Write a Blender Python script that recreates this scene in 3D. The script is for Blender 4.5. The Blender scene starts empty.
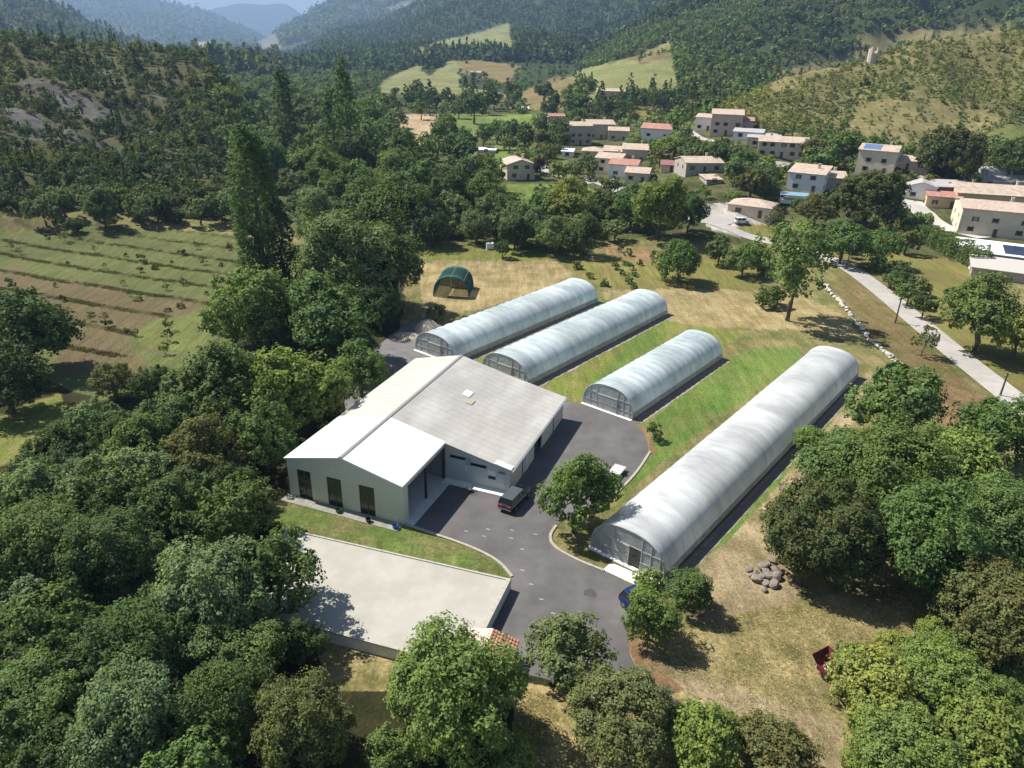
import bpy, math, random
import numpy as np
from mathutils import Vector, Matrix

# ------------------------------------------------------------------ camera
FOC, PITCH, ROLL, CAMH = 721.3, math.radians(25.13), math.radians(-1.41), 44.0
CP, SP, CR, SR = math.cos(PITCH), math.sin(PITCH), math.cos(ROLL), math.sin(ROLL)
scene = bpy.context.scene
cd = bpy.data.cameras.new('camera'); cam = bpy.data.objects.new('camera', cd)
scene.collection.objects.link(cam); scene.camera = cam
cd.sensor_width = 36.0; cd.sensor_fit = 'HORIZONTAL'; cd.lens = FOC / 1024 * 36
cd.clip_start = 0.5; cd.clip_end = 60000
_fw = Vector((0, CP, -SP)); _up0 = Vector((0, SP, CP)); _rt0 = Vector((1, 0, 0))
_rt = _rt0 * CR - _up0 * SR; _up = _rt0 * SR + _up0 * CR
cam.matrix_world = Matrix(((_rt.x, _up.x, -_fw.x, 0), (_rt.y, _up.y, -_fw.y, 0), (_rt.z, _up.z, -_fw.z, CAMH), (0, 0, 0, 1)))

# ------------------------------------------------------------------ sky, sun, exposure
SUN_EL, SUN_AZ = math.radians(51.5), math.radians(-65.0)     # azimuth from +Y towards +X
world = bpy.data.worlds.new('World'); scene.world = world; world.use_nodes = True
wn = world.node_tree; wn.nodes.clear()
sky = wn.nodes.new('ShaderNodeTexSky'); sky.sky_type = 'NISHITA'; sky.sun_disc = False
sky.sun_elevation = SUN_EL; sky.sun_rotation = SUN_AZ; sky.air_density = 1.0; sky.dust_density = 1.2; sky.altitude = 600
bg = wn.nodes.new('ShaderNodeBackground'); bg.inputs[1].default_value = 0.062
wo = wn.nodes.new('ShaderNodeOutputWorld')
wn.links.new(sky.outputs[0], bg.inputs[0]); wn.links.new(bg.outputs[0], wo.inputs[0])
sl = bpy.data.lights.new('sun', 'SUN'); sun = bpy.data.objects.new('sun', sl); scene.collection.objects.link(sun)
sl.energy = 5.0; sl.angle = math.radians(0.53); sl.color = (1.0, 0.955, 0.88)
sdir = Vector((math.sin(SUN_AZ) * math.cos(SUN_EL), math.cos(SUN_AZ) * math.cos(SUN_EL), math.sin(SUN_EL)))
sun.rotation_euler = sdir.to_track_quat('Z', 'Y').to_euler(); sun.location = (0, 0, 100)
scene.view_settings.view_transform = 'Standard'; scene.view_settings.look = 'None'
scene.view_settings.exposure = 0.8; scene.view_settings.gamma = 1.0; scene.view_settings.use_curve_mapping = False
scene.cycles.max_bounces = 6; scene.cycles.diffuse_bounces = 3; scene.cycles.glossy_bounces = 2
scene.cycles.transmission_bounces = 3; scene.cycles.transparent_max_bounces = 10; scene.cycles.volume_bounces = 0
scene.cycles.use_denoising = True; scene.cycles.sample_clamp_indirect = 6

# ------------------------------------------------------------------ projection helpers
def ray(px, py):
    a, b = px - 512.0, 384.0 - py
    u = (CR * a + SR * b) / FOC; v = (-SR * a + CR * b) / FOC
    return np.array([u, CP + v * SP, -SP + v * CP])
def G(px, py, z=0.0):
    d = ray(px, py); k = (z - CAMH) / d[2]
    return np.array([d[0] * k, d[1] * k])
def at_depth(px, py, Y):
    d = ray(px, py); k = Y / d[1]
    return d[0] * k, Y, CAMH + d[2] * k
def project(X, Y, Z):
    zc = np.maximum(Y * CP - (Z - CAMH) * SP, 0.5)
    u = FOC * X / zc; v = FOC * (Y * SP + (Z - CAMH) * CP) / zc
    return 512 + CR * u - SR * v, 384 - (SR * u + CR * v)
def in_poly(px, py, poly):
    inside = np.zeros(px.shape, bool); n = len(poly)
    for i in range(n):
        x0, y0 = poly[i]; x1, y1 = poly[(i + 1) % n]
        if y0 == y1: continue
        c = ((y0 > py) != (y1 > py)) & (px < (x1 - x0) * (py - y0) / (y1 - y0) + x0)
        inside ^= c
    return inside
def _hash(ix, iy, seed):
    h = (ix.astype(np.int64) * 374761393 + iy.astype(np.int64) * 668265263 + seed * 1274126177) & 0xffffffff
    h = ((h ^ (h >> 13)) * 1274126177) & 0xffffffff
    return ((h ^ (h >> 16)) & 0xffff) / 65535.0
def vnoise(x, y, seed=0):
    xi, yi = np.floor(x), np.floor(y); fx, fy = x - xi, y - yi
    fx = fx * fx * (3 - 2 * fx); fy = fy * fy * (3 - 2 * fy)
    a, b = _hash(xi, yi, seed), _hash(xi + 1, yi, seed)
    c, d = _hash(xi, yi + 1, seed), _hash(xi + 1, yi + 1, seed)
    return (a * (1 - fx) + b * fx) * (1 - fy) + (c * (1 - fx) + d * fx) * fy
def fbm(x, y, seed=0, oct=4):
    s, a, t = 0, 0.5, 0
    for i in range(oct):
        s = s + a * vnoise(x * 2 ** i, y * 2 ** i, seed + i * 17); t += a; a *= 0.5
    return s / t

# ------------------------------------------------------------------ terrain
# each ridge: crest line seen as (px, py, distance), width of its near and far slopes, gully noise
RIDGES = []
def ridge(pts, wf, wb, amp, wl, power=1.15, seed=1):
    P = np.array([at_depth(x, y, d) for x, y, d in pts])
    az = P[:, 0] / P[:, 1]; o = np.argsort(az); az, P = az[o], P[o]
    t = np.linspace(-1.6, 1.6, 1601)
    z = np.interp(t, az, P[:, 2]); yc = np.interp(t, az, P[:, 1])
    k = np.hanning(25); k /= k.sum()
    z2 = np.convolve(np.pad(z, 12, mode='edge'), k, 'valid'); yc = np.convolve(np.pad(yc, 12, mode='edge'), k, 'valid')
    RIDGES.append((t, z2, yc, wf, wb, amp, wl, power, seed))
ridge([(-300, 50, 330), (-60, 36, 340), (0, 37, 350), (50, 38, 355), (100, 46, 360), (140, 50, 365), (200, 56, 370), (222, 80, 370), (240, 112, 350), (275, 150, 330), (340, 190, 300)], 190, 160, .16, 46, 1.1, 3)
ridge([(620, 150, 330), (690, 118, 340), (730, 100, 350), (764, 84, 360), (815, 68, 370), (865, 60, 375), (926, 38, 380), (1024, 28, 390), (1200, 10, 400)], 185, 120, .12, 50, 1.25, 5)
ridge([(470, 110, 560), (510, 102, 580), (560, 80, 620), (600, 68, 640), (668, 52, 660), (690, 50, 660), (730, 60, 640), (800, 80, 600)], 230, 200, .04, 120, 1.0, 7)
ridge([(360, 90, 1200), (400, 62, 1250), (430, 52, 1300), (470, 42, 1300), (505, 36, 1300), (560, 45, 1250), (640, 60, 1200)], 520, 500, .07, 200, 1.1, 9)
ridge([(500, 110, 900), (560, 88, 900), (576, 72, 920), (594, 56, 950), (632, 33, 1000), (696, 3, 1050), (780, -50, 1100), (900, -110, 1150), (1200, -170, 1200)], 520, 800, .16, 150, 1.1, 11)
ridge([(200, 70, 2400), (270, 62, 2500), (301, 52, 2600), (336, 30, 2700), (382, 24, 2800), (418, 2, 2800), (500, -40, 2900), (700, -110, 3000), (1200, -200, 3200)], 1700, 1800, .16, 420, 1.0, 13)
ridge([(-300, -60, 2000), (-100, -30, 2100), (0, -12, 2200), (50, 1, 2200), (88, 19, 2300), (133, 40, 2300), (165, 52, 2300), (200, 70, 2200)], 1200, 1200, .18, 330, 1.1, 15)
ridge([(235, 66, 4600), (252, 48, 4600), (286, 28, 4700), (308, 14, 4800), (329, 0, 5000), (418, -40, 5200), (600, -80, 5500), (1000, -80, 6000)], 1900, 2500, .2, 700, .9, 17)
ridge([(-300, -60, 6000), (58, -10, 6500), (150, -1, 6800), (203, 10, 7000), (228, 20, 7000), (255, 33, 7000), (275, 42, 6800), (320, 60, 6500)], 2600, 3000, .16, 900, 1.0, 19)
ridge([(150, 30, 9000), (180, 15, 10500), (203, 11, 11000), (237, 3, 11500), (270, 4, 11500), (285, 3, 11500), (294, 5, 11500), (299, 14, 11500), (320, 24, 11500), (400, 30, 11500)], 3000, 4000, .07, 1500, .9, 21)

def base_height(r):
    return np.interp(r, [0, 215, 300, 420, 600, 900, 1500, 2500, 5000, 14000], [0, 0, 2.0, 5, 7, 8, 2, -5, -14, -20])
def hz(X, Y):
    X = np.asarray(X, float); Y = np.asarray(Y, float)
    r = np.hypot(X, Y); th = np.arctan2(X, Y)
    tc = np.clip(th, -math.radians(54), math.radians(54)); a = np.tan(tc); Ye = r * np.cos(tc)
    w = np.clip((math.radians(105) - np.abs(th)) / math.radians(45), 0, 1); w = w * w * (3 - 2 * w)
    z = base_height(Ye)
    zb = z.copy()
    for (t, zc, yc, wf, wb, amp, wl, power, seed) in RIDGES:
        c = np.interp(a, t, zc); y0 = np.interp(a, t, yc)
        c = np.clip(c, -60, 880)
        q = np.where(Ye < y0, 1 - (y0 - Ye) / wf, 1 - (Ye - y0) / wb)
        q = np.clip(q, 0, 1)
        s = q ** power; s = s * (1 - 0.25 * (1 - q)) 
        n = 1 - np.abs(2 * fbm(X / wl, Y / wl, seed, 4) - 1) * 2
        hgt = np.maximum(c - zb, 0)
        fade = np.clip(q * 6, 0, 1) * (0.25 + 0.75 * (1 - q ** 3))
        zr = zb + hgt * s + hgt * amp * (n - .55) * fade
        z = np.where(c > zb, np.maximum(z, zr), z)
    und = (fbm(X / 45, Y / 45, 91, 3) - .5) * 1.2 * np.clip((r - 210) / 60, 0, 1)
    return (z + und) * w
_KK = np.concatenate([np.linspace(20, 260, 700), np.geomspace(261, 13000, 900)])
def land(px, py, above=0.0):
    """first point along the sight line that is `above` metres over the terrain"""
    d = ray(px, py); k = _KK / d[1]
    X, Y, Z = d[0] * k, d[1] * k, CAMH + d[2] * k
    g = Z - hz(X, Y) - above
    i = np.argmax(g <= 0)
    if g[i] > 0: i = len(g) - 1
    if i == 0: return X[0], Y[0], float(hz(X[0], Y[0]))
    f = g[i - 1] / (g[i - 1] - g[i] + 1e-9)
    x, y = X[i - 1] + (X[i] - X[i - 1]) * f, Y[i - 1] + (Y[i] - Y[i - 1]) * f
    return float(x), float(y), float(hz(x, y))

# ------------------------------------------------------------------ mesh helpers
COL = scene.collection
def mesh_np(name, V, F, mat=None, smooth=False, attrs=None):
    V = np.asarray(V, np.float32); F = np.asarray(F, np.int32); n = F.shape[1]
    me = bpy.data.meshes.new(name)
    me.vertices.add(len(V)); me.vertices.foreach_set('co', V.ravel())
    me.loops.add(F.size); me.loops.foreach_set('vertex_index', F.ravel())
    me.polygons.add(len(F)); me.polygons.foreach_set('loop_start', np.arange(0, F.size, n, dtype=np.int32))
    if smooth: me.polygons.foreach_set('use_smooth', np.ones(len(F), bool))
    for k, arr in (attrs or {}).items():
        at = me.color_attributes.new(k, 'FLOAT_COLOR', 'POINT')
        at.data.foreach_set('color', np.asarray(arr, np.float32).ravel())
    me.update(calc_edges=True)
    if mat: me.materials.append(mat)
    return me
def link(name, me, parent=None):
    o = bpy.data.objects.new(name, me); COL.objects.link(o)
    if parent is not None: o.parent = parent
    return o
def empty(name, loc, rz=0.0):
    o = bpy.data.objects.new(name, None); COL.objects.link(o)
    o.location = loc; o.rotation_euler = (0, 0, rz); o.empty_display_size = .3
    return o
def tag(o, label=None, cat=None, group=None, kind=None):
    if label: o['label'] = label
    if cat: o['category'] = cat
    if group: o['group'] = group
    if kind: o['kind'] = kind
    return o
def structure(o): o['kind'] = 'structure'; return o
class MB:
    def __init__(s): s.v = []; s.f = []
    def add(s, V, F):
        b = len(s.v); s.v += [tuple(map(float, v)) for v in V]; s.f += [tuple(i + b for i in f) for f in F]; return s
    def box(s, x0, x1, y0, y1, z0, z1):
        return s.add([(x0, y0, z0), (x1, y0, z0), (x1, y1, z0), (x0, y1, z0), (x0, y0, z1), (x1, y0, z1), (x1, y1, z1), (x0, y1, z1)],
                     [(0, 3, 2, 1), (4, 5, 6, 7), (0, 1, 5, 4), (1, 2, 6, 5), (2, 3, 7, 6), (3, 0, 4, 7)])
    def prism(s, pts, z0, z1):
        n = len(pts)
        A = sum(pts[i][0] * pts[(i + 1) % n][1] - pts[(i + 1) % n][0] * pts[i][1] for i in range(n))
        if A < 0: pts = pts[::-1]
        return s.add([(p[0], p[1], z0) for p in pts] + [(p[0], p[1], z1) for p in pts],
                     [tuple(range(n))[::-1], tuple(range(n, 2 * n))] + [(i, (i + 1) % n, n + (i + 1) % n, n + i) for i in range(n)])
    def extr_y(s, pts, y0, y1):   # polygon in x,z extruded along y
        n = len(pts)
        A = sum(pts[i][0] * pts[(i + 1) % n][1] - pts[(i + 1) % n][0] * pts[i][1] for i in range(n))
        if A < 0: pts = pts[::-1]
        return s.add([(p[0], y0, p[1]) for p in pts] + [(p[0], y1, p[1]) for p in pts],
                     [tuple(range(n)), tuple(range(n, 2 * n))[::-1]] + [(i, n + i, n + (i + 1) % n, (i + 1) % n) for i in range(n)])
    def extr_x(s, pts, x0, x1):   # polygon in y,z extruded along x
        n = len(pts)
        A = sum(pts[i][0] * pts[(i + 1) % n][1] - pts[(i + 1) % n][0] * pts[i][1] for i in range(n))
        if A < 0: pts = pts[::-1]
        return s.add([(x0, p[0], p[1]) for p in pts] + [(x1, p[0], p[1]) for p in pts],
                     [tuple(range(n))[::-1], tuple(range(n, 2 * n))] + [(i, (i + 1) % n, n + (i + 1) % n, n + i) for i in range(n)])
    def tube(s, P, R, n=6, cap=True):
        P = [Vector(p) for p in P]; rings = []
        for i, p in enumerate(P):
            d = (P[min(i + 1, len(P) - 1)] - P[max(i - 1, 0)]).normalized()
            a = d.cross(Vector((0, 0, 1)));
            if a.length < 1e-3: a = d.cross(Vector((0, 1, 0)))
            a.normalize(); b = d.cross(a)
            r = R[i] if hasattr(R, '__len__') else R
            rings.append([p + (a * math.cos(2 * math.pi * k / n) + b * math.sin(2 * math.pi * k / n)) * r for k in range(n)])
        V = [v for rg in rings for v in rg]; F = []
        for i in range(len(P) - 1):
            for k in range(n):
                F.append((i * n + k, (i + 1) * n + k, (i + 1) * n + (k + 1) % n, i * n + (k + 1) % n))
        if cap: F += [tuple(range(n)), tuple(range((len(P) - 1) * n, len(P) * n))[::-1]]
        return s.add(V, F)
    def build(s, name, mat, parent=None, smooth=False, bevel=0):
        me = bpy.data.meshes.new(name); me.from_pydata(s.v, [], s.f); me.update()
        if mat: me.materials.append(mat)
        if smooth:
            me.polygons.foreach_set('use_smooth', np.ones(len(me.polygons), bool))
        o = link(name, me, parent)
        if bevel:
            m = o.modifiers.new('bevel', 'BEVEL'); m.width = bevel; m.segments = 2
        return o

# ------------------------------------------------------------------ materials
def srgb(r, g, b):
    f = lambda c: (c / 255 / 12.92) if c / 255 <= .04045 else ((c / 255 + .055) / 1.055) ** 2.4
    return (f(r), f(g), f(b))
MATS = {}
def mat(name, color, rough=.8, var=.12, scale=2.0, metallic=0, bump=0, bscale=20, color2=None, c2scale=.4, c2lo=.45, c2hi=.65, spec=.3, coords='Object', stretch=None):
    if name in MATS: return MATS[name]
    m = bpy.data.materials.new(name); m.use_nodes = True; nt = m.node_tree; N, L = nt.nodes, nt.links
    b = N['Principled BSDF']; b.inputs['Roughness'].default_value = rough; b.inputs['Metallic'].default_value = metallic
    b.inputs['Specular IOR Level'].default_value = spec
    tc = N.new('ShaderNodeTexCoord'); src = tc.outputs[coords]
    if stretch:
        mp = N.new('ShaderNodeMapping'); mp.inputs['Scale'].default_value = stretch; L.new(src, mp.inputs[0]); src = mp.outputs[0]
    n = N.new('ShaderNodeTexNoise'); n.inputs['Scale'].default_value = scale; n.inputs['Detail'].default_value = 6; n.inputs['Roughness'].default_value = .65
    L.new(src, n.inputs['Vector'])
    mr = N.new('ShaderNodeMapRange'); mr.inputs[1].default_value = .25; mr.inputs[2].default_value = .75
    mr.inputs[3].default_value = 1 - var; mr.inputs[4].default_value = 1 + var; L.new(n.outputs[0], mr.inputs[0])
    mix = N.new('ShaderNodeVectorMath'); mix.operation = 'SCALE'
    if color2:
        n2 = N.new('ShaderNodeTexNoise'); n2.inputs['Scale'].default_value = c2scale; n2.inputs['Detail'].default_value = 5; L.new(src, n2.inputs['Vector'])
        m2 = N.new('ShaderNodeMapRange'); m2.inputs[1].default_value = c2lo; m2.inputs[2].default_value = c2hi; L.new(n2.outputs[0], m2.inputs[0])
        mc = N.new('ShaderNodeMix'); mc.data_type = 'RGBA'; mc.inputs[6].default_value = (*color, 1); mc.inputs[7].default_value = (*color2, 1)
        L.new(m2.outputs[0], mc.inputs[0]); L.new(mc.outputs[2], mix.inputs[0])
    else: mix.inputs[0].default_value = color
    L.new(mr.outputs[0], mix.inputs['Scale']); L.new(mix.outputs[0], b.inputs['Base Color'])
    if bump:
        nb = N.new('ShaderNodeTexNoise'); nb.inputs['Scale'].default_value = bscale; nb.inputs['Detail'].default_value = 4; L.new(src, nb.inputs['Vector'])
        bp = N.new('ShaderNodeBump'); bp.inputs['Strength'].default_value = bump; bp.inputs['Distance'].default_value = .05
        L.new(nb.outputs[0], bp.inputs['Height']); L.new(bp.outputs[0], b.inputs['Normal'])
    MATS[name] = m; return m
def roof_tile_mat(name, color, color2, period=.35):
    if name in MATS: return MATS[name]
    m = mat(name, color, .9, .25, 1.2, color2=color2, c2scale=.7)
    nt = m.node_tree; N, L = nt.nodes, nt.links; b = N['Principled BSDF']
    tc = N.new('ShaderNodeTexCoord'); w = N.new('ShaderNodeTexWave'); w.wave_type = 'BANDS'; w.bands_direction = 'X'
    w.inputs['Scale'].default_value = 1 / period * .35; w.inputs['Distortion'].default_value = .6
    L.new(tc.outputs['Object'], w.inputs['Vector'])
    bp = N.new('ShaderNodeBump'); bp.inputs['Strength'].default_value = .6; bp.inputs['Distance'].default_value = .06
    L.new(w.outputs[1], bp.inputs['Height']); L.new(bp.outputs[0], b.inputs['Normal'])
    return m
def leaf_material(name, use_attr):
    m = bpy.data.materials.new(name); m.use_nodes = True; nt = m.node_tree; N, L = nt.nodes, nt.links; N.clear()
    out = N.new('ShaderNodeOutputMaterial')
    geo = N.new('ShaderNodeNewGeometry')
    if use_attr:
        a = N.new('ShaderNodeAttribute'); a.attribute_name = 'tint'; c = a.outputs['Color']; al = None
    else:
        a = N.new('ShaderNodeObjectInfo'); c = a.outputs['Color']; al = a.outputs['Alpha']
    # value variation leaf by leaf
    mr = N.new('ShaderNodeMapRange'); mr.inputs[3].default_value = .62; mr.inputs[4].default_value = 1.38; L.new(geo.outputs['Random Per Island'], mr.inputs[0])
    sc = N.new('ShaderNodeVectorMath'); sc.operation = 'SCALE'; L.new(c, sc.inputs[0]); L.new(mr.outputs[0], sc.inputs['Scale'])
    tc = N.new('ShaderNodeTexCoord'); n = N.new('ShaderNodeTexNoise'); n.inputs['Scale'].default_value = .045 if use_attr else 2.2; n.inputs['Detail'].default_value = 3
    L.new(tc.outputs['Object'], n.inputs['Vector'])
    m2 = N.new('ShaderNodeMapRange'); m2.inputs[1].default_value = .42; m2.inputs[2].default_value = .62; L.new(n.outputs[0], m2.inputs[0])
    # yellowish / young leaves in patches
    mul = N.new('ShaderNodeVectorMath'); mul.operation = 'MULTIPLY'; L.new(sc.outputs[0], mul.inputs[0]); mul.inputs[1].default_value = (1.2, 1.15, .9)
    mx = N.new('ShaderNodeMix'); mx.data_type = 'RGBA'; L.new(m2.outputs[0], mx.inputs[0]); L.new(sc.outputs[0], mx.inputs[6]); L.new(mul.outputs[0], mx.inputs[7])
    col = mx.outputs[2]
    if al is not None:   # alpha of the object colour = share of leaves that have browned
        n3 = N.new('ShaderNodeTexNoise'); n3.inputs['Scale'].default_value = 3.0; n3.inputs['Detail'].default_value = 4; L.new(tc.outputs['Object'], n3.inputs['Vector'])
        m3 = N.new('ShaderNodeMapRange'); m3.inputs[1].default_value = .4; m3.inputs[2].default_value = .6; L.new(n3.outputs[0], m3.inputs[0])
        mm = N.new('ShaderNodeMath'); mm.operation = 'MULTIPLY'; L.new(m3.outputs[0], mm.inputs[0])
        inv = N.new('ShaderNodeMath'); inv.operation = 'SUBTRACT'; inv.inputs[0].default_value = 1; L.new(al, inv.inputs[1]); L.new(inv.outputs[0], mm.inputs[1])
        mb = N.new('ShaderNodeMix'); mb.data_type = 'RGBA'; L.new(mm.outputs[0], mb.inputs[0]); L.new(col, mb.inputs[6]); mb.inputs[7].default_value = (.13, .095, .036, 1)
        col = mb.outputs[2]
    p = N.new('ShaderNodeBsdfPrincipled'); p.inputs['Roughness'].default_value = .75; p.inputs['Specular IOR Level'].default_value = .12
    L.new(col, p.inputs['Base Color'])
    tr = N.new('ShaderNodeBsdfTranslucent'); tm = N.new('ShaderNodeVectorMath'); tm.operation = 'MULTIPLY'; L.new(col, tm.inputs[0]); tm.inputs[1].default_value = (1.3, 1.4, .6)
    L.new(tm.outputs[0], tr.inputs['Color'])
    ms = N.new('ShaderNodeMixShader'); ms.inputs[0].default_value = .28; L.new(p.outputs[0], ms.inputs[1]); L.new(tr.outputs[0], ms.inputs[2])
    L.new(ms.outputs[0], out.inputs['Surface'])
    return m
LEAF = leaf_material('leaves', False)
LEAF_MASS = leaf_material('leaves_mass', True)
BARK = mat('bark', (.12, .095, .07), .95, .3, 6)

# ------------------------------------------------------------------ ground cover
# class: colour A, colour B, and how densely trees of the far woods grow there
CLS = {
 'dry':      (srgb(146, 134, 92), srgb(108, 112, 64), 0),
 'lawn':     (srgb(94, 122, 54), srgb(116, 126, 68), 0),
 'lawn2':    (srgb(116, 130, 58), srgb(135, 130, 76), 0),
 'straw':    (srgb(176, 158, 116), srgb(148, 134, 90), 0),
 'hay':      (srgb(176, 158, 112), srgb(116, 110, 66), 0),
 'path':     (srgb(176, 158, 124), srgb(138, 124, 90), 0),
 'earth':    (srgb(136, 108, 80), srgb(152, 128, 92), 0),
 'orchard':  (srgb(104, 118, 64), srgb(118, 120, 74), 0),
 'row':      (srgb(84, 76, 48), srgb(90, 88, 50), 0),
 'soil':     (srgb(132, 114, 86), srgb(124, 116, 78), 0),
 'lime':     (srgb(126, 136, 76), srgb(118, 120, 70), 0),
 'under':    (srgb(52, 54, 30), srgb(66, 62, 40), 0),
 'mound':    (srgb(104, 124, 60), srgb(132, 128, 82), 0),
 'verge':    (srgb(136, 116, 84), srgb(110, 106, 60), 0),
 'meadow':   (srgb(108, 130, 62), srgb(126, 138, 74), 0),
 'dmeadow':  (srgb(132, 134, 72), srgb(142, 128, 80), 0),
 'marl':     (srgb(122, 120, 116), srgb(98, 96, 84), .22),
 'scrub':    (srgb(96, 92, 62), srgb(84, 86, 56), .62),
 'slope':    (srgb(128, 120, 80), srgb(102, 102, 62), .6),
 'slopedry': (srgb(142, 130, 90), srgb(122, 118, 76), .10),
 'forest':   (srgb(58, 68, 40), srgb(72, 80, 46), 1.0),
 'stubble':  (srgb(190, 168, 132), srgb(178, 156, 122), 0),
 'fieldg':   (srgb(140, 146, 90), srgb(152, 148, 98), 0),
 'fieldb':   (srgb(142, 122, 84), srgb(132, 124, 80), .04),
 'far':      (srgb(62, 76, 60), srgb(84, 90, 74), .9),  # forest colour made bluer and greyer, distance haze put into it
 'court':    (srgb(200, 192, 180), srgb(188, 178, 166), 0),
 'cliff':    (srgb(150, 140, 128), srgb(84, 90, 68), 0),
 'floor':    (srgb(74, 84, 46), srgb(104, 102, 66), .5),
}
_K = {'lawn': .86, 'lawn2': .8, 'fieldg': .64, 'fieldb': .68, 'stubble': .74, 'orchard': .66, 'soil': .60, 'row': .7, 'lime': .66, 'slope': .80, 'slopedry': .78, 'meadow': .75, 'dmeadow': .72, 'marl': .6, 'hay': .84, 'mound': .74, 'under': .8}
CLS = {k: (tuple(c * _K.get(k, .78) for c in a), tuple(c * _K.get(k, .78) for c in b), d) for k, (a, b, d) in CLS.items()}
NAMES = list(CLS)
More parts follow.
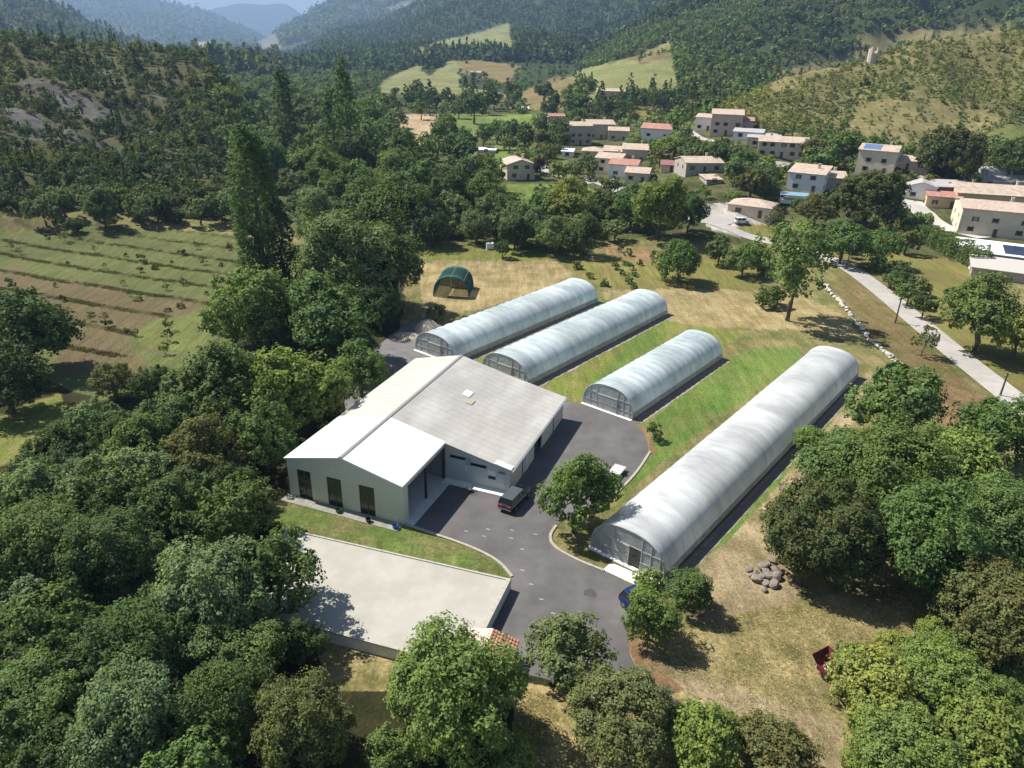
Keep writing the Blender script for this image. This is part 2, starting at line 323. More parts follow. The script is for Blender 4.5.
POLYS = [
 ('forest', [(-400, -900), (1500, -900), (1500, 125), (-400, 125)]),
 ('scrub', [(-400, 20), (240, 20), (300, 150), (240, 222), (120, 212), (-400, 205)]),
 ('marl', [(0, 104), (30, 112), (72, 132), (86, 140), (80, 146), (40, 142), (0, 124)]),
 ('marl', [(20, 80), (50, 82), (90, 98), (124, 116), (136, 130), (110, 126), (60, 108), (30, 92)]),
 ('marl', [(92, 66), (112, 72), (116, 84), (100, 80)]),
 ('marl', [(60, 128), (120, 150), (150, 158), (120, 160), (70, 142)]),
 ('marl', [(150, 96), (178, 82), (182, 92), (160, 102)]),
 ('floor', [(235, 100), (420, 86), (560, 95), (700, 108), (700, 235), (500, 245), (300, 232), (250, 235)]),
 ('forest', [(232, 52), (384, 52), (388, 116), (300, 125), (232, 125)]),
 ('slope', [(690, 130), (750, 92), (770, 74), (815, 60), (865, 52), (926, 34), (990, 24), (1024, 30), (1100, 40), (1100, 200), (860, 165), (760, 130), (700, 110)]),
 ('slopedry', [(850, 108), (890, 100), (960, 104), (1000, 118), (965, 150), (900, 145), (850, 135)]),
 ('slopedry', [(780, 68), (850, 54), (860, 62), (800, 84), (764, 100)]),
 ('slopedry', [(850, 36), (930, 30), (1000, 30), (1000, 44), (940, 40), (860, 50)]),
 ('lime', [(985, 132), (1040, 118), (1060, 150), (1000, 150)]),
 ('dmeadow', [(608, 118), (640, 106), (672, 108), (690, 118), (660, 126), (618, 124)]),
 ('earth', [(672, 100), (700, 96), (704, 108), (680, 112)]),
 ('fieldg', [(512, 98), (560, 80), (580, 70), (636, 56), (670, 40), (680, 96), (640, 100), (560, 108)]),
 ('fieldb', [(500, 102), (556, 76), (586, 82), (592, 106), (556, 110), (510, 110)]),
 ('fieldb', [(626, 58), (668, 46), (672, 58), (640, 64)]),
 ('fieldg', [(376, 92), (384, 80), (410, 68), (432, 58), (458, 58), (466, 72), (456, 92), (430, 96)]),
 ('fieldb', [(398, 54), (436, 42), (452, 50), (426, 64)]),
 ('fieldg', [(436, 42), (480, 32), (508, 22), (516, 60), (474, 62), (450, 54)]),
 ('fieldb', [(456, 60), (500, 58), (524, 66), (506, 84), (466, 84)]),
 ('fieldg', [(430, 92), (486, 84), (516, 82), (508, 102), (440, 104)]),
 ('forest', [(448, 54), (476, 50), (522, 58), (522, 66), (476, 60), (450, 61)]),
 ('forest', [(420, 70), (446, 50), (454, 55), (430, 76)]),
 ('forest', [(456, 72), (500, 82), (512, 94), (470, 88)]),
 ('fieldb', [(474, 62), (510, 66), (504, 80), (472, 74)]),
 ('forest', [(556, 96), (590, 84), (596, 90), (570, 102)]),
 ('stubble', [(384, 114), (440, 114), (438, 142), (420, 146), (386, 134)]),
 ('meadow', [(448, 114), (534, 114), (560, 122), (510, 138), (450, 138)]),
 ('meadow', [(384, 146), (430, 146), (430, 158), (384, 156)]),
 ('meadow', [(494, 146), (516, 146), (512, 165), (502, 178), (500, 200), (486, 210), (486, 180)]),
 ('meadow', [(496, 184), (580, 184), (606, 196), (600, 212), (486, 214)]),
 ('meadow', [(548, 158), (566, 158), (572, 176), (552, 176)]),
 ('meadow', [(700, 190), (760, 192), (760, 208), (700, 206)]),
 ('floor', [(600, 125), (860, 140), (1100, 200), (1100, 300), (860, 250), (700, 245), (600, 220)]),
 ('court', [(696, 205), (728, 203), (762, 214), (770, 222), (752, 230), (736, 238), (716, 232), (704, 222)]),
 ('dmeadow', [(738, 224), (800, 224), (800, 252), (760, 248), (736, 232)]),
 ('orchard', [(-400, 200), (-20, 216), (60, 220), (240, 236), (262, 290), (240, 400), (60, 400), (-400, 460)]),
 ('dry', [(250, 236), (330, 236), (330, 270), (280, 290), (256, 260)]),
 ('soil', [(-20, 216), (60, 226), (80, 236), (-20, 226)]),
 ('soil', [(-20, 270), (20, 268), (60, 282), (110, 284), (130, 296), (200, 300), (204, 316), (150, 320), (124, 344), (150, 362), (140, 378), (70, 376), (40, 322), (60, 310), (30, 292), (-20, 290)]),
 ('lime', [(134, 330), (160, 318), (210, 310), (212, 344), (180, 350), (140, 346)]),
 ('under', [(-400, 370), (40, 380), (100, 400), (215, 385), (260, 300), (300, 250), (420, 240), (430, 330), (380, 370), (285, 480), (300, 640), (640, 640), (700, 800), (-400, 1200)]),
 ('lawn2', [(-40, 432), (60, 392), (74, 430), (20, 466), (-40, 470)]),
 ('dry', [(410, 244), (700, 244), (860, 260), (1000, 300), (1100, 380), (1100, 1200), (640, 1200), (620, 500), (600, 420), (460, 350), (400, 330)]),
 ('straw', [(418, 262), (556, 260), (580, 284), (500, 302), (466, 312), (424, 318)]),
 ('lawn2', [(410, 246), (500, 248), (560, 250), (556, 259), (418, 260)]),
 ('dmeadow', [(560, 262), (700, 250), (760, 270), (760, 292), (700, 286), (640, 290), (592, 284)]),
 ('earth', [(600, 246), (660, 250), (680, 262), (640, 262), (610, 256)]),
 ('straw', [(600, 292), (680, 288), (790, 292), (838, 312), (870, 346), (800, 330), (700, 326), (620, 320)]),
 ('lawn', [(470, 362), (600, 300), (640, 298), (540, 384), (500, 372)]),
 ('lawn2', [(546, 384), (664, 320), (744, 334), (722, 350), (590, 408), (566, 400)]),
 ('lawn', [(580, 398), (640, 330), (670, 332), (600, 398)]),
 ('lawn', [(640, 428), (716, 366), (745, 350), (800, 346), (800, 360), (700, 430), (626, 496), (612, 508), (620, 480), (648, 452)]),
 ('earth', [(632, 424), (652, 430), (656, 448), (646, 462), (630, 480), (612, 506), (606, 500), (640, 458)]),
 ('path', [(868, 372), (900, 372), (840, 440), (800, 490), (744, 560), (700, 610), (686, 600), (720, 540), (800, 450)]),
 ('lawn', [(856, 384), (862, 388), (700, 574), (690, 570)]),
 ('path', [(700, 560), (790, 500), (800, 600), (720, 625), (690, 620)]),
 ('hay', [(660, 640), (720, 618), (860, 590), (960, 590), (1100, 620), (1100, 1200), (560, 1200), (600, 660)]),
 ('path', [(640, 662), (660, 652), (740, 690), (840, 720), (846, 790), (800, 790), (780, 730), (700, 700)]),
 ('earth', [(624, 642), (642, 636), (664, 668), (684, 690), (660, 700)]),
 ('verge', [(824, 288), (848, 268), (900, 318), (985, 400), (968, 420), (900, 372)]),
 ('earth', [(930, 380), (990, 396), (980, 440), (940, 434)]),
 ('dmeadow', [(862, 250), (900, 252), (960, 262), (1010, 300), (1060, 340), (1060, 400), (1010, 392), (940, 330), (880, 280)]),
 ('mound', [(248, 515), (290, 506), (332, 508), (400, 520), (440, 534), (490, 556), (508, 572), (512, 582), (300, 534)]),
 ('hay', [(300, 600), (430, 650), (420, 690), (330, 690)]),
 ('hay', [(520, 680), (580, 690), (600, 800), (500, 800)]),
 ('far', [(140, 30), (420, 14), (300, 56), (260, 74), (236, 74), (180, 60)]),
 ('stubble', [(190, 42), (214, 42), (214, 56), (200, 54)]),
 ('cliff', [(255, 42), (276, 34), (282, 48), (262, 54)]),
 ('cliff', [(380, 10), (418, -3), (424, 0), (396, 14)]),
]
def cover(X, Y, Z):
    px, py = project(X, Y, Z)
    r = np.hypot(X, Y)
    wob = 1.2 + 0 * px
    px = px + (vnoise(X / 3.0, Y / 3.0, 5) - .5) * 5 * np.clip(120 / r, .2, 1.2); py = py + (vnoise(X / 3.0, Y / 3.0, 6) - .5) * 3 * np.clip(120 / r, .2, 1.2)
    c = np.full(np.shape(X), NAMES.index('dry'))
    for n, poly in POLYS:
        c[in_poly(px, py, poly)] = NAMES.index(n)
    # planted rows of the left field
    a = G(0, 243); b = G(228, 276); d = (b - a) / np.hypot(*(b - a)); nrm = np.array([-d[1], d[0]])
    t = ((X - a[0]) * nrm[0] + (Y - a[1]) * nrm[1]) / 8.2 + (vnoise(X / 9, Y / 9, 8) - .5) * .12
    k = t - np.floor(t)
    rowmask = (c == NAMES.index('orchard')) | (c == NAMES.index('soil'))
    c = np.where(rowmask & (k < .17) & (Y > 100), NAMES.index('row'), c)
    k2 = (t + .5) - np.floor(t + .5); c = np.where((c == NAMES.index('orchard')) & (k2 < .09), NAMES.index('soil'), c)
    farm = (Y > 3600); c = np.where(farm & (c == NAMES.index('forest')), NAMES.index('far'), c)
    return c

def ground_material():
    m = bpy.data.materials.new('ground'); m.use_nodes = True; nt = m.node_tree; N, L = nt.nodes, nt.links
    b = N['Principled BSDF']; b.inputs['Roughness'].default_value = .95; b.inputs['Specular IOR Level'].default_value = .1
    A = N.new('ShaderNodeAttribute'); A.attribute_name = 'cover_a'; B = N.new('ShaderNodeAttribute'); B.attribute_name = 'cover_b'
    geo = N.new('ShaderNodeNewGeometry'); P = geo.outputs['Position']
    def noise(s, d=5, r=.6, st=None):
        n = N.new('ShaderNodeTexNoise'); n.inputs['Scale'].default_value = s; n.inputs['Detail'].default_value = d; n.inputs['Roughness'].default_value = r
        if st:
            mp = N.new('ShaderNodeMapping'); mp.inputs['Scale'].default_value = st; mp.inputs['Rotation'].default_value = (0, 0, .9); L.new(P, mp.inputs[0]); L.new(mp.outputs[0], n.inputs['Vector'])
        else: L.new(P, n.inputs['Vector'])
        return n.outputs[0]
    def rng(x, a, b_, c, d):
        r = N.new('ShaderNodeMapRange'); r.inputs[1].default_value = a; r.inputs[2].default_value = b_; r.inputs[3].default_value = c; r.inputs[4].default_value = d; L.new(x, r.inputs[0]); return r.outputs[0]
    mx = N.new('ShaderNodeMix'); mx.data_type = 'RGBA'; L.new(rng(noise(.22, 6, .7), .4, .6, 0, 1), mx.inputs[0]); L.new(A.outputs[0], mx.inputs[6]); L.new(B.outputs[0], mx.inputs[7])
    def mulv(c, f):
        v = N.new('ShaderNodeVectorMath'); v.operation = 'SCALE'; L.new(c, v.inputs[0]); L.new(f, v.inputs['Scale']); return v.outputs[0]
    c = mulv(mx.outputs[2], rng(noise(3.0, 7, .78), .3, .7, .48, 1.5))
    c = mulv(c, rng(noise(.035, 3, .5), .35, .65, .85, 1.15))
    c = mulv(c, rng(noise(.9, 6, .75, (1, .13, 1)), .35, .65, .76, 1.26))
    L.new(c, b.inputs['Base Color'])
    bp = N.new('ShaderNodeBump'); bp.inputs['Strength'].default_value = .7; bp.inputs['Distance'].default_value = .25
    L.new(noise(2.4, 6, .75), bp.inputs['Height']); L.new(bp.outputs[0], b.inputs['Normal'])
    return m

def build_terrain():
    fine = np.radians(np.arange(-44, 44.01, .14)); side = np.radians(np.concatenate([np.arange(-180, -44, 3.4), np.arange(46, 180, 3.35)]))
    th = np.sort(np.concatenate([fine, side]))
    r = [0.5, 6, 14, 20, 24, 28]; x = 30.0
    while x < 14500:
        r.append(x); x += min(2.0 * x * x / (FOC * CAMH), .0125 * x)
    r = np.array(r); R, T = np.meshgrid(r, th, indexing='ij')
    X, Y = R * np.sin(T), R * np.cos(T); Z = hz(X, Y)
    nr, nt_ = R.shape
    i = np.arange(nr - 1)[:, None] * nt_ + np.arange(nt_)[None, :]
    j = np.arange(nr - 1)[:, None] * nt_ + (np.arange(nt_)[None, :] + 1) % nt_
    F = np.stack([i, j, j + nt_, i + nt_], -1).reshape(-1, 4)
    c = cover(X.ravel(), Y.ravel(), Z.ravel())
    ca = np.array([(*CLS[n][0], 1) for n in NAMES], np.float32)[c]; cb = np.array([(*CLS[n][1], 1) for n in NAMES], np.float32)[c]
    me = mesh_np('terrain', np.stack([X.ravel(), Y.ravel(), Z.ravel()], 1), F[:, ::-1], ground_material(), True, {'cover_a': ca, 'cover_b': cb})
    o = link('terrain', me); structure(o)
    return o
build_terrain()

# ------------------------------------------------------------------ foliage generators
def _unit(v): return v / (np.linalg.norm(v, axis=1, keepdims=True) + 1e-9)
def leaf_quads(rs, C, Nrm, size):
    n = len(C); t = _unit(np.cross(Nrm, rs.normal(size=(n, 3)))); b = np.cross(Nrm, t)
    s = (size * rs.uniform(.6, 1.25, n))[:, None]
    V = np.stack([C + t * s, C + b * s * .62 - Nrm * s * .12, C - t * s, C - b * s * .62 + Nrm * s * .1], 1)
    return V.reshape(-1, 3)
def crown(seed, radii, centre, lobes, subs, leaves, leaf, kind='round', spread=.62):
    rs = np.random.RandomState(seed); radii = np.array(radii, float)
    d = _unit(rs.normal(size=(lobes * 4, 3))); d = d[d[:, 2] > -.55][:lobes]
    if kind == 'poplar':
        zz = np.linspace(-.97, .97, lobes) + rs.uniform(-.05, .05, lobes); an = rs.uniform(0, 6.28, lobes)
        prof = np.interp(zz, [-1, -.8, -.3, .4, .8, 1], [.45, .62, .70, .62, .46, .22])
        prof = prof * rs.uniform(.7, 1.1, lobes); L = np.stack([np.cos(an) * prof * radii[0], np.sin(an) * prof * radii[1], zz * radii[2]], 1); LR = (.34 + .16 * rs.rand(lobes)) * np.interp(zz, [-1, .5, 1], [1, 1, .7]); sz = 2.2
    elif kind == 'pine':
        zz = np.linspace(-.9, .95, lobes); an = np.arange(lobes) * 2.4; prof = (1 - (zz + 1) / 2) * .72 + .04
        L = np.stack([np.cos(an) * prof * radii[0], np.sin(an) * prof * radii[1], zz * radii[2]], 1); LR = .12 + .34 * (1 - (zz + 1) / 2); sz = .8
    else:
        L = d * radii * rs.uniform(spread - .3, spread + .12, (lobes, 1)); LR = rs.uniform(.26, .46, lobes) if kind != 'dome' else rs.uniform(.26, .36, lobes); sz = 1
        if kind == 'dome': L = d * radii * rs.uniform(.6, .78, (lobes, 1))
    S = []; SR_ = []; SD = []
    for c, R in zip(L, LR):
        dd = _unit(rs.normal(size=(subs, 3)) + _unit(c[None, :] + 1e-3) * .7 + np.array([0, 0, .25]))
        off = dd * R * rs.uniform(.7, 1.12, (subs, 1)); off[:, 2] *= sz
        S.append(c + off); SR_.append(R * rs.uniform(.24, .42, subs)); SD.append(dd)
    S = np.concatenate(S); SR_ = np.concatenate(SR_); SD = np.concatenate(SD)
    idx = np.repeat(np.arange(len(S)), leaves); n = len(idx)
    d2 = _unit(rs.normal(size=(n, 3)) + SD[idx] * .5); C = S[idx] + d2 * (SR_[idx] * rs.uniform(.45, 1.1, n))[:, None]
    Nrm = _unit(d2 * .5 + SD[idx] * .45 + np.array([0, 0, .4]) + rs.normal(size=(n, 3)) * .34)
    C[:, 2] += centre
    keep = C[:, 2] > .03; C, Nrm = C[keep], Nrm[keep]
    V = leaf_quads(rs, C, Nrm, leaf)
    return V, L + np.array([0, 0, centre])
def trunk_mesh(name, seed, height, L, r0, limbs=6, airy=False):
    rs = random.Random(seed); m = MB()
    bend = [(rs.uniform(-.04, .04), rs.uniform(-.04, .04)) for _ in range(4)]
    pts = [(bend[i][0] * i, bend[i][1] * i, height * i / 4 - (.15 if i == 0 else 0)) for i in range(4)] + [(bend[3][0] * 3, bend[3][1] * 3, height)]
    m.tube(pts, [r0 * 1.35, r0, r0 * .8, r0 * .6, r0 * .35], 7)
    for c in list(L)[:limbs]:
        t = rs.uniform(.35, .8); a = Vector((pts[2][0], pts[2][1], height * t)); b = Vector(c); q = a.lerp(b, .5) + Vector((0, 0, .06))
        m.tube([a, q, b], [r0 * .45, r0 * .3, r0 * .12], 5)
    me = bpy.data.meshes.new(name); me.from_pydata(m.v, [], m.f); me.update(); me.materials.append(BARK); return me
# kind: radii, centre height (in crown radii), trunk radius
SHAPES = {'dome': ((1, 1, .84), .92, .08), 'round': ((1, 1, .92), 1.06, .075), 'bush': ((1, 1, .72), .62, .05), 'oval': ((1, 1, 1.3), 1.45, .08), 'airy': ((1, 1, 1.15), 1.5, .06),
          'wide': ((1, 1, .6), .72, .07), 'poplar': ((1, 1, 3.7), 3.85, .16), 'pine': ((1, 1, 1.7), 1.75, .07)}
LODS = {'hi': (30, 16, 24, .042), 'top': (40, 22, 36, .029), 'mid': (18, 11, 13, .078), 'low': (10, 6, 7, .17)}
VAR = {}
def variant(kind, lod, k):
    key = (kind, lod, k)
    if key not in VAR:
        radii, c, tr = SHAPES[kind]; lo, su, le, ls = LODS[lod]
        if kind == 'airy': su = int(su * .5) + 1; spread = .72
        else: spread = .62
        if kind in ('poplar',): lo = int(lo * 3.0); ls *= 1.15
        if kind == 'dome': lo = int(lo * 1.8); spread = .8; su = int(su * .7)
        if kind == 'pine': lo = int(lo * 1.2); ls *= .8
        V, L = crown(hash_seed(kind, lod, k), radii, c, lo, su, le, ls, kind, spread)
        F = np.arange(len(V)).reshape(-1, 4)
        cm = mesh_np('crown', V, F, LEAF)
        tm = trunk_mesh('trunk', k, c * (1.25 if kind != 'bush' else 1), L, tr, 7 if lod in ('hi', 'top') else 4)
        VAR[key] = (cm, tm)
    return VAR[key]
def hash_seed(kind, lod, k): return (sum(map(ord, kind)) * 31 + sum(map(ord, lod)) * 7 + k * 101) % 99991
TREES = []
_rng = random.Random(7)
TINTS = {  # leaf albedo
 'dark': (0.081, 0.121, 0.043), 'green': (0.112, 0.168, 0.054), 'bright': (0.162, 0.224, 0.063), 'lime': (0.202, 0.235, 0.065), 'grey': (0.140, 0.188, 0.081),
 'olive': (0.140, 0.155, 0.060), 'deep': (0.056, 0.084, 0.035), 'purple': (0.049, 0.022, 0.034), 'pine': (0.069, 0.099, 0.045), 'blue': (0.099, 0.146, 0.067)}
def put_tree(x, y, z, R, kind, tint, label, name='tree', cat='tree', group=None, brown=0.0, pxr=30, sz=1.0):
    lod = 'top' if pxr > 48 else 'hi' if pxr > 17 else 'mid' if pxr > 7 else 'low'
    k = _rng.randrange({'top': 3, 'hi': 4, 'mid': 4, 'low': 4}[lod])
    cm, tm = variant(kind, lod, k)
    j = _rng.uniform(.88, 1.14); c = TINTS[tint]; c = (c[0] * j * _rng.uniform(.93, 1.08), c[1] * j, c[2] * j * _rng.uniform(.9, 1.1), 1 - brown)
    rt = empty(name, (x, y, z - .05), _rng.uniform(0, 6.28)); rt.scale = (R * _rng.uniform(.9, 1.12), R * _rng.uniform(.9, 1.12), R * sz * _rng.uniform(.92, 1.1)); tl_ = .01 if kind == 'poplar' else .06; rt.rotation_euler.x = _rng.uniform(-tl_, tl_); rt.rotation_euler.y = _rng.uniform(-tl_, tl_)
    a = link('crown', cm, rt); a.color = c
    link('trunk', tm, rt)
    tag(rt, label, cat, group)
    TREES.append((x, y, R)); return rt
def tree_px(px, py, rpx, kind, tint, label, **kw):
    """crown centre and half width as seen; the tree is set where its trunk meets the ground"""
    R = 3.0
    for _ in range(5):
        zc = SHAPES[kind][1] * R * kw.get('sz', 1.0)
        x, y, z = land(px, py, zc)
        dep = y * CP - (z + zc - CAMH) * SP
        R = rpx / FOC * dep
    return put_tree(x, y, z, R, kind, tint, label, pxr=rpx, **kw)

# ------------------------------------------------------------------ paved ground
ASPHALT = mat('asphalt', (.112, .105, .102), .92, .26, .35, bump=.25, bscale=30, color2=(.150, .139, .134), c2scale=.09, coords='Object')
CONCRETE = mat('concrete', (.62, .60, .55), .85, .12, 1.2)
WHITE_CONC = mat('white_concrete', (.78, .76, .71), .8, .08, 1.5)
KERB = mat('kerb_stone', (.36, .33, .27), .9, .25, 3)
GRAVEL = mat('pale_gravel', (.50, .46, .40), .95, .25, 2.5, bump=.3)
def flat_sheet(name, pts, z, m, thick=None):
    mb = MB()
    if thick: mb.prism(pts, z - thick, z)
    else:
        A = sum(pts[i][0] * pts[(i + 1) % len(pts)][1] - pts[(i + 1) % len(pts)][0] * pts[i][1] for i in range(len(pts)))
        if A < 0: pts = pts[::-1]
        mb.add([(p[0], p[1], z) for p in pts], [tuple(range(len(pts)))])
    return structure(mb.build(name, m))
def gpts(l, z=0): return [tuple(G(x, y, z)) for x, y in l]
def smooth_loop(pts, it=2):
    for _ in range(it):
        q = []
        for i in range(len(pts)):
            a, b = np.array(pts[i]), np.array(pts[(i + 1) % len(pts)]); q += [tuple(a * .78 + b * .22), tuple(a * .22 + b * .78)]
        pts = q
    return pts
yard = [(398, 522), (430, 533), (466, 545), (498, 560), (513, 577), (507, 598), (489, 632), (470, 672), (520, 672), (585, 690), (640, 712), (700, 740), (690, 712), (664, 690), (636, 668), (627, 648), (628, 626), (640, 600),
        (634, 586), (604, 571), (576, 560), (553, 547), (550, 534), (560, 522), (582, 512), (612, 498), (636, 474), (650, 452), (644, 432), (630, 419), (584, 404), (562, 401), (548, 408), (508, 440), (470, 450), (400, 480)]
flat_sheet('asphalt_yard', smooth_loop(gpts(yard), 2), .02, ASPHALT)
back = [(352, 372), (384, 340), (410, 322), (432, 318), (462, 352), (470, 372), (420, 420), (340, 420)]
flat_sheet('back_yard_paving', smooth_loop(gpts(back), 2), .024, mat('back_asphalt', (.16, .15, .145), .92, .25, .5))
# kerb strips along the yard
def ribbon(name, pts, w, z0, z1, m, z=None):
    mb = MB(); n = len(pts); P = [np.array(p, float) for p in pts]
    Lf, Rt = [], []
    for i in range(n):
        d = P[min(i + 1, n - 1)] - P[max(i - 1, 0)]; d /= np.hypot(*d); nn = np.array([-d[1], d[0]])
        Lf.append(P[i] + nn * w / 2); Rt.append(P[i] - nn * w / 2)
    V = []
    for i in range(n):
        zz = 0 if z is None else z[i]
        V += [(*Rt[i], z0 + zz), (*Lf[i], z0 + zz), (*Lf[i], z1 + zz), (*Rt[i], z1 + zz)]
    F = [(0, 1, 2, 3)] + [((n - 1) * 4 + 3, (n - 1) * 4 + 2, (n - 1) * 4 + 1, (n - 1) * 4)]
    for i in range(n - 1):
        for k in range(4): F.append((i * 4 + k, (i + 1) * 4 + k, (i + 1) * 4 + (k + 1) % 4, i * 4 + (k + 1) % 4))
    mb.add(V, F); return mb.build(name, m)
def smooth_line(pts, it=2):
    for _ in range(it):
        q = [pts[0]]
        for i in range(len(pts) - 1):
            a, b = np.array(pts[i]), np.array(pts[i + 1]); q += [tuple(a * .75 + b * .25), tuple(a * .25 + b * .75)]
        q.append(pts[-1]); pts = q
    return pts
for k in ([(604, 571), (576, 560), (553, 547), (549, 536), (556, 526)], [(398, 522), (430, 533), (466, 545), (498, 560), (512, 577)],
          [(612, 498), (636, 474), (650, 452)]):
    structure(ribbon('yard_kerb', smooth_line(gpts(k)), .27, -.1, .12, KERB))
# painted ticks on the yard
mk = MB()
for x, y in [(522, 570), (531, 584), (541, 599), (553, 613), (466, 531), (484, 536), (488, 529), (512, 530), (535, 534), (511, 538), (522, 549)]:
    c = G(x, y); mk.add([(c[0] - .22, c[1] - .05, .026), (c[0] + .2, c[1] - .14, .026), (c[0] + .22, c[1] - .04, .026), (c[0] - .14, c[1] + .05, .026)], [(0, 1, 2, 3)])
structure(mk.build('road_markings', mat('road_paint', (.36, .35, .33), .8, .3, 4)))
structure(MB().prism([tuple(G(x, y)) for x, y in [(588, 591 - 16), (606, 563), (640, 582), (636, 592)]], -.05, .05).build('loading_slab', WHITE_CONC)) if False else None
flat_sheet('entrance_slab', gpts([(603, 570), (611, 563), (641, 576), (637, 586)]), .05, WHITE_CONC, .1)

# roads that follow the terrain
def draped(name, pts_px, half, m, lift=.12, sub=6):
    P = []
    for x, y in pts_px: P.append(land(x, y)[:2])
    P = smooth_line(P, 3); n = len(P); P = np.array(P)
    Q = [P[0]]
    for i in range(1, n):
        Q.append(P[i])
    V = []; K = 4
    for i in range(len(Q)):
        d = Q[min(i + 1, len(Q) - 1)] - Q[max(i - 1, 0)]; d = d / np.hypot(*d); nn = np.array([-d[1], d[0]])
        h = half if np.isscalar(half) else np.interp(i / (len(Q) - 1), np.linspace(0, 1, len(half)), half)
        for k in range(K + 1):
            p = Q[i] + nn * h * (1 - 2 * k / K); V.append((p[0], p[1], float(hz(p[0], p[1])) + lift))
    F = []
    for i in range(len(Q) - 1):
        for k in range(K):
            a = i * (K + 1) + k; F.append((a, a + 1, a + K + 2, a + K + 1))
    o = link(name, mesh_np(name, V, F, m, True)); structure(o)
    return o
ROADM = mat('road_surface', (.36, .335, .30), .92, .14, .6, color2=(.42, .39, .35), c2scale=.1, coords='Object')
draped('country_road', [(690, 205), (706, 222), (740, 234), (780, 243), (820, 255), (850, 268), (882, 292), (920, 324), (958, 356), (1004, 392), (1060, 436)], 2.3, ROADM)
draped('road', [(702, 206), (716, 214), (740, 220)], [9, 12, 7], ROADM, .08)
draped('road', [(586, 176), (600, 183), (622, 190), (640, 200)], 2.6, ROADM)
draped('road', [(540, 168), (552, 174), (572, 180), (590, 184)], 1.7, ROADM, .14)
draped('road', [(532, 138), (540, 146), (536, 156), (548, 168)], 1.4, ROADM, .16)
draped('road', [(742, 158), (765, 163), (795, 166), (812, 172)], 1.9, ROADM)
draped('road', [(908, 200), (920, 212), (940, 226), (962, 232), (985, 238)], [4, 5, 3.5, 3, 3], mat('pale_court', (.50, .47, .43), .9, .1, .6), .1)
draped('road', [(690, 132), (706, 140), (726, 148), (744, 152)], 1.3, ROADM)
structure(flat_sheet('patio', [land(x, y)[:2] for x, y in [(968, 268), (990, 266), (992, 276), (984, 280)]], land(980, 272)[2] + .25, WHITE_CONC, .3))

# ------------------------------------------------------------------ workshop building
AZ = math.radians(20.64)
bx, by = 1.1 * -15.377, 1.1 * 56.505
WL, WR, WM, S1, BL, ZR, ZE, ZM = 6.9, 6.9, 14.57, 9.42, 28.39, 6.21, 4.56, 2.94
shed = empty('workshop_building', (bx, by, 0), -AZ)
tag(shed, 'large workshop with pale low-pitched roofs and an open carport bay, beside the asphalt yard', 'building')
CLAD = mat('green_grey_cladding', (.60, .60, .50), .6, .05, 1.0, bump=0)
def ribbed(m, s_=9.0):
    nt = m.node_tree; w = nt.nodes.new('ShaderNodeTexWave'); w.wave_type = 'BANDS'; w.bands_direction = 'DIAGONAL'; w.inputs['Scale'].default_value = s_ / 6.28; tc = nt.nodes.new('ShaderNodeTexCoord')
    mp = nt.nodes.new('ShaderNodeMapping'); mp.inputs['Scale'].default_value = (1, 1, 0); nt.links.new(tc.outputs['Object'], mp.inputs[0]); nt.links.new(mp.outputs[0], w.inputs['Vector'])
    bp = nt.nodes.new('ShaderNodeBump'); bp.inputs['Strength'].default_value = .5; bp.inputs['Distance'].default_value = .04; nt.links.new(w.outputs[1], bp.inputs['Height']); nt.links.new(bp.outputs[0], nt.nodes['Principled BSDF'].inputs['Normal']); return m
ribbed(CLAD)
CLAD2 = mat('beige_cladding', (.52, .49, .42), .65, .06, 1.0)
ribbed(CLAD2)
WROOF = mat('white_sheet_roof', (.80, .80, .79), .45, .02, .6)
CROOF = mat('cream_roof', (.50, .46, .41), .75, .08, .5, color2=(.46, .42, .37), c2scale=.25)
GROOF = mat('grey_roof', (.41, .385, .35), .85, .12, .5, color2=(.48, .455, .42), c2scale=.25, stretch=(1, .35, 1))
DARK = mat('dark_glass', (.02, .026, .022), .15, .1, 1, spec=.6)
TRIM = mat('dark_trim', (.10, .10, .10), .6, .1, 2)
PALE = mat('pale_frame', (.62, .64, .63), .6, .05, 2)
def rz_(x):  # roof plane height at offset x from the ridge
    if x <= 0: return ZR + (ZE - ZR) * (-x) / WL
    if x <= WR: return ZR + (ZE - ZR) * x / WR
    return ZE + (ZM - ZE) * (x - WR) / (WM - WR)
T = .16
# walls as slabs
m = MB()  # front gable of the wing, with three tall bays cut out
bays = [(-5.75, -4.05, .0, 3.5), (-2.1, -.35, .0, 3.5), (1.75, 3.55, .0, 3.5)]
xs = [-WL] + [v for b in bays for v in b[:2]] + [WR]
for i in range(0, len(xs) - 1):
    x0, x1 = xs[i], xs[i + 1]; z0 = 0 if i % 2 == 0 else 3.5
    pts = [(x0, z0), (x1, z0), (x1, rz_(x1) - .02)] + ([(0, ZR - .02)] if x0 < 0 < x1 else []) + [(x0, rz_(x0) - .02)]
    m.extr_y(pts, 0, .18)
m.build('front_gable_wall', CLAD, shed)
for (x0, x1, z0, z1) in bays:
    w = MB().box(x0, x1, .12, .2 - .03, .0, z1).build('bay_window', DARK, shed)
    f = MB()
    for x in (x0, (x0 + x1) / 2 - .03, x1 - .06): f.box(x, x + .06, .07, .12, 0, z1)
    f.box(x0 + .06, (x0 + x1) / 2 - .03, .07, .12, 2.2, 2.27).box((x0 + x1) / 2 + .03, x1 - .06, .07, .12, 2.2, 2.27)
    f.build('frame', TRIM, w)
MB().box(-WL, -WL + .18, .18, BL - .18, 0, ZE - .05).build('side_wall', CLAD, shed)
m = MB(); m.extr_y([(-WL, 0), (WM, 0), (WM, ZM - .02), (WR, ZE - .02), (0, ZR - .02), (-WL, ZE - .02)], BL - .18, BL); m.build('rear_wall', CLAD2, shed)
